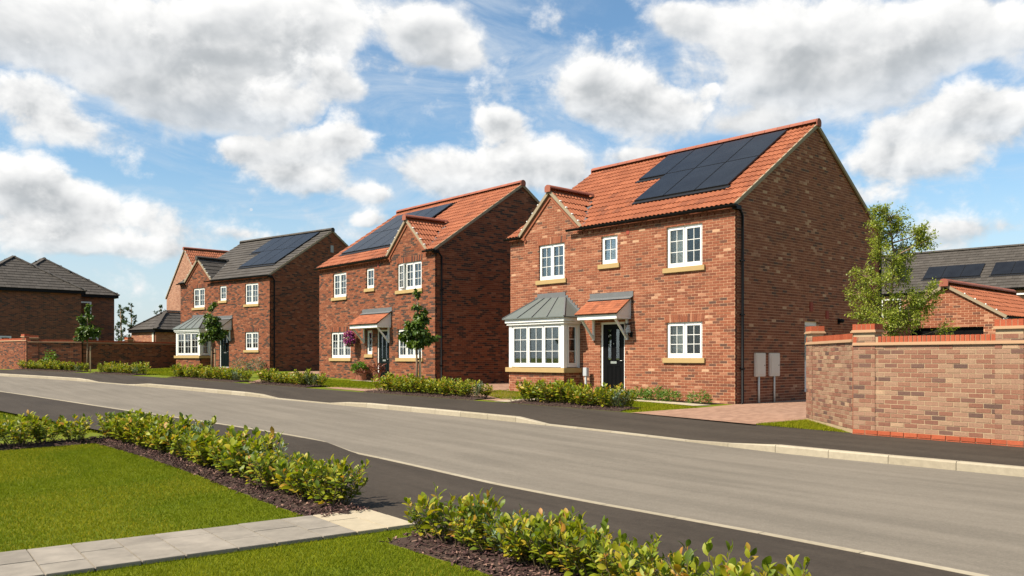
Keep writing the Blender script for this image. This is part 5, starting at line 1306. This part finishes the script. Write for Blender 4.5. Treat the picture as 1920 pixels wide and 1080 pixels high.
tree('street_tree', 'young street tree before the garden wall at the far left', (*p, z), [(0, 0, 0), (0, 0, 1.0), (.01, 0, 2.0), (0, 0, 3.4)], .05,
     [(-.2, 0, 1.85, .36, .24, 180), (.22, 0, 1.95, .36, .24, 170), (0, -.1, 2.2, .40, .28, 190), (-.1, 0, 2.6, .28, .2, 90), (.12, 0, 2.8, .2, .14, 50), (.02, 0, 3.2, .18, .2, 60)], .14, 'tree_leaf', droop=.7, stake=.12, seed=3, fat=1.15, dens=1.4, group='young street trees')
# airy multi-stemmed tree behind the garden wall
ty = 18.6; bx = at_depth(1672, ty); q = lambda u, v: ((u - 1672) / FOC * ty, CAM_H - (v - HOR) / FOC * ty - .35)
cl = []
for (u, v, r, cnt) in ((1645, 395, .16, 190), (1640, 420, .20, 200), (1682, 402, .22, 260), (1690, 430, .22, 220), (1660, 445, .24, 240), (1718, 432, .16, 160), (1725, 452, .22, 260), (1700, 470, .24, 240), (1735, 445, .14, 110), (1645, 470, .22, 190), (1668, 485, .26, 240), (1715, 490, .2, 150),
                       (1625, 512, .22, 240), (1650, 530, .24, 200), (1690, 520, .26, 220), (1612, 545, .2, 170), (1640, 560, .26, 280), (1670, 565, .28, 260), (1705, 555, .24, 200), (1735, 560, .2, 150), (1755, 545, .18, 150), (1605, 585, .2, 200), (1635, 600, .28, 320), (1665, 605, .28, 300), (1700, 595, .26, 240), (1725, 590, .24, 190), (1750, 570, .2, 170), (1650, 640, .3, 280), (1690, 640, .3, 260), (1620, 635, .22, 180), (1785, 612, .14, 90)):
    x, z = q(u, v); cl.append((x, random.uniform(-.35, .35), z, r, r * .9, cnt * 2.0))
tree('garden_tree', 'airy light-green tree behind the garden wall beside the nearest house', (bx, ty, .35), [(0, 0, 0), (.03, 0, 1.2), (-.02, 0, 2.4), (.05, 0, 3.4), (-.05, 0, 4.2)], .055, cl, .056, 'light_leaf', base=LEAF_SMALL, seed=5, fat=1.4, dens=.62)
# trees far off between the houses
for i, (u, v0, wd_, Y, lab) in enumerate(((226, 577, .9, 92, 'slim far tree left of the gap between the houses'), (246, 573, 1.2, 95, 'taller far tree in the gap between the houses'), (300, 573, 1.0, 110, 'far treetop above the hipped garage roof'))):
    X = at_depth(u, Y); h = CAM_H + (HOR - v0) / FOC * Y - .7; c = []
    for k in range(26):
        t = .22 + .78 * k / 25; c.append((random.uniform(-1, 1) * wd_ * (1.25 - t) * 1.2, random.uniform(-.4, .4), h * t, .22 + .30 * (1.1 - t), .34, 46))
    tree('far_tree', lab, (X, Y, .65), [(0, 0, 0), (.1, 0, h * .5), (0, 0, h)], .14, c, .15, 'far_leaf', base=LEAF_SMALL, seed=20 + i, group='far trees')

# ------------------------------------------------------------------ pots and hanging basket at the middle house
def pot(x, y, r, h, label, mat, n, fh, leaf, base=LEAF, red=False, seed=0):
    p = root2.matrix_basis @ Vector((x, -y, 0)); o = empty('plant_pot', (p.x, p.y, zr(p.x, p.y) + PLOT + .03), 0); tag(o, label, 'plant pot')
    MB().lathe([(.001, 0), (r * .72, 0), (r, h * .86), (r * 1.1, h * .86), (r * 1.1, h), (r * .95, h), (r * .9, h * .9), (.001, h * .88)], n=18).build('pot', 'terracotta', o, smooth=False)
    f = tuft(600 + seed, n, fh, r * 1.5, leaf, mat, base, 1.0); tag(link('foliage', f, o, Tr(0, 0, h * .85)), kind='stuff')
pot(-4.75, .40, .20, .34, 'terracotta pot with bright green plant left of the middle house door', 'fern_leaf', 240, .42, .13, seed=1)
pot(-4.15, .62, .17, .28, 'terracotta pot with dark red plant before the middle house door', 'red_leaf', 130, .20, .09, seed=2)
pot(-3.35, .42, .15, .32, 'pot with tall bronze grass by the middle house door', 'red_leaf', 110, .42, .20, LEAF_NARROW, seed=3)
hb = empty('hanging_basket', root2.matrix_basis @ Vector((-5.62, -.36, 2.02)), root2.rotation_euler.z); tag(hb, 'hanging basket of pink and purple flowers on the middle house', 'hanging basket')
MB().bar((0, .36, .42), (0, -.02, .42), .015, .015).bar((0, .36, .05), (0, .1, .42), .012, .012).tube([(0, 0, .42), (0, 0, .1)], .004, 5).build('bracket', 'black_plastic', hb)
MB().lathe([(.001, -.16), (.10, -.14), (.17, -.06), (.20, .04), (.18, .04), (.001, .02)], n=14).build('basket', 'stake', hb, smooth=True)
def ball(n, r, rz, leaf, mat, seed, base=LEAF_SMALL):
    rs = np.random.default_rng(seed); u = rs.normal(0, 1, (n, 3)); u /= np.linalg.norm(u, axis=1, keepdims=True); rr = .75 + .3 * rs.random((n, 1)); P = u * rr * np.array([r, r, rz]); P[:, 2] -= .10 * (rs.random(n)) * (P[:, 2] < 0) * 2
    return joined('flowers', base, orient(u + rs.normal(0, .7, (n, 3)), .8, leaf * (.7 + .6 * rs.random(n)), P), mat)
tag(link('flowers', ball(900, .215, .19, .085, 'flower', 71), hb, Tr(0, 0, .05)), kind='stuff'); tag(link('foliage', ball(220, .20, .19, .08, 'fern_leaf', 72), hb, Tr(0, 0, .02)), kind='stuff')

# ------------------------------------------------------------------ grass blades
bi = [tuple(on_line(BI, s)) for s in np.linspace(7.3, 15.7, 20)]
PATHP = [tuple(pa + pd * a + pn * b) for a, b in ((-.2, -.45), (9, -.45), (9, .45), (-.2, .45))]
leg = [tuple(c0 + ld * t - lnn * .22) for t in np.linspace(.3, 6, 8)]
blades('lawn_grass', [[tuple(pa + pn * .45 + pd * .3)] + bi + leg + [tuple(pa + pd * 9 + pn * .45)]], 8500, .019, NB - .004, .0026, label='short mown grass of the lawn left of the flagged path')
bi2 = [tuple(on_line(BI, s)) for s in np.linspace(6.32, 2.5, 10)]
blades('lawn_grass', [[tuple(pa - pn * .45 - pd * .1)] + bi2 + [(.5, 3.5), tuple(pa + pd * 7 - pn * .45)]], 12000, .019, NB - .004, .0024, holes=[PATHP], label='short mown grass in the corner right of the flagged path')
blades('lawn_grass', [[(-8.1, 17.0), (-7.0, 15.2), (-12, 10.5), (-17, 15), (-13.6, 20.7)]], 900, .035, NB - .004, .006, label='short mown grass beyond the bed at the left edge')
o2 = offset_line(BACK, .02)
fl = [(4.62, 16.0), (5.97, 17.1), (5.80, 14.65)]
blades('lawn_grass', [fl], 5000, .035, PLOT - .004, .005, label='grass corner between the drive and the buff brick wall')
blades('lawn_grass', [[(2.62, 18.7), (4.55, 20.5), (3.6, 22.1), (2.5, 23.2), (1.2, 22.6), (.9, 21.9)]], 2200, .035, PLOT - .004, .006, label='small front lawn between the hedge and the cream path')
blades('lawn_grass', [[(-.3, 22.9), (.9, 23.6), (2.0, 24.5), (-.4, 27.6), (-1.2, 26.4)]], 1800, .035, PLOT - .004, .006, label='small lawn left of the bay window')
blades('lawn_grass', [[(-4.6, 27.3), (-6.3, 28.8), (-8.9, 31.2), (-9.2, 36.6), (-5.0, 32.2), (-3.6, 29.8)]], 900, .04, PLOT - .004, .009, label='front lawn of the middle house')
blades('lawn_grass', [[(-13.9, 35.9), (-16, 38), (-19.5, 41), (-19.8, 48.5), (-12.6, 42.6)]], 350, .05, PLOT - .004, .014, label='lawn before the grey-roofed house')
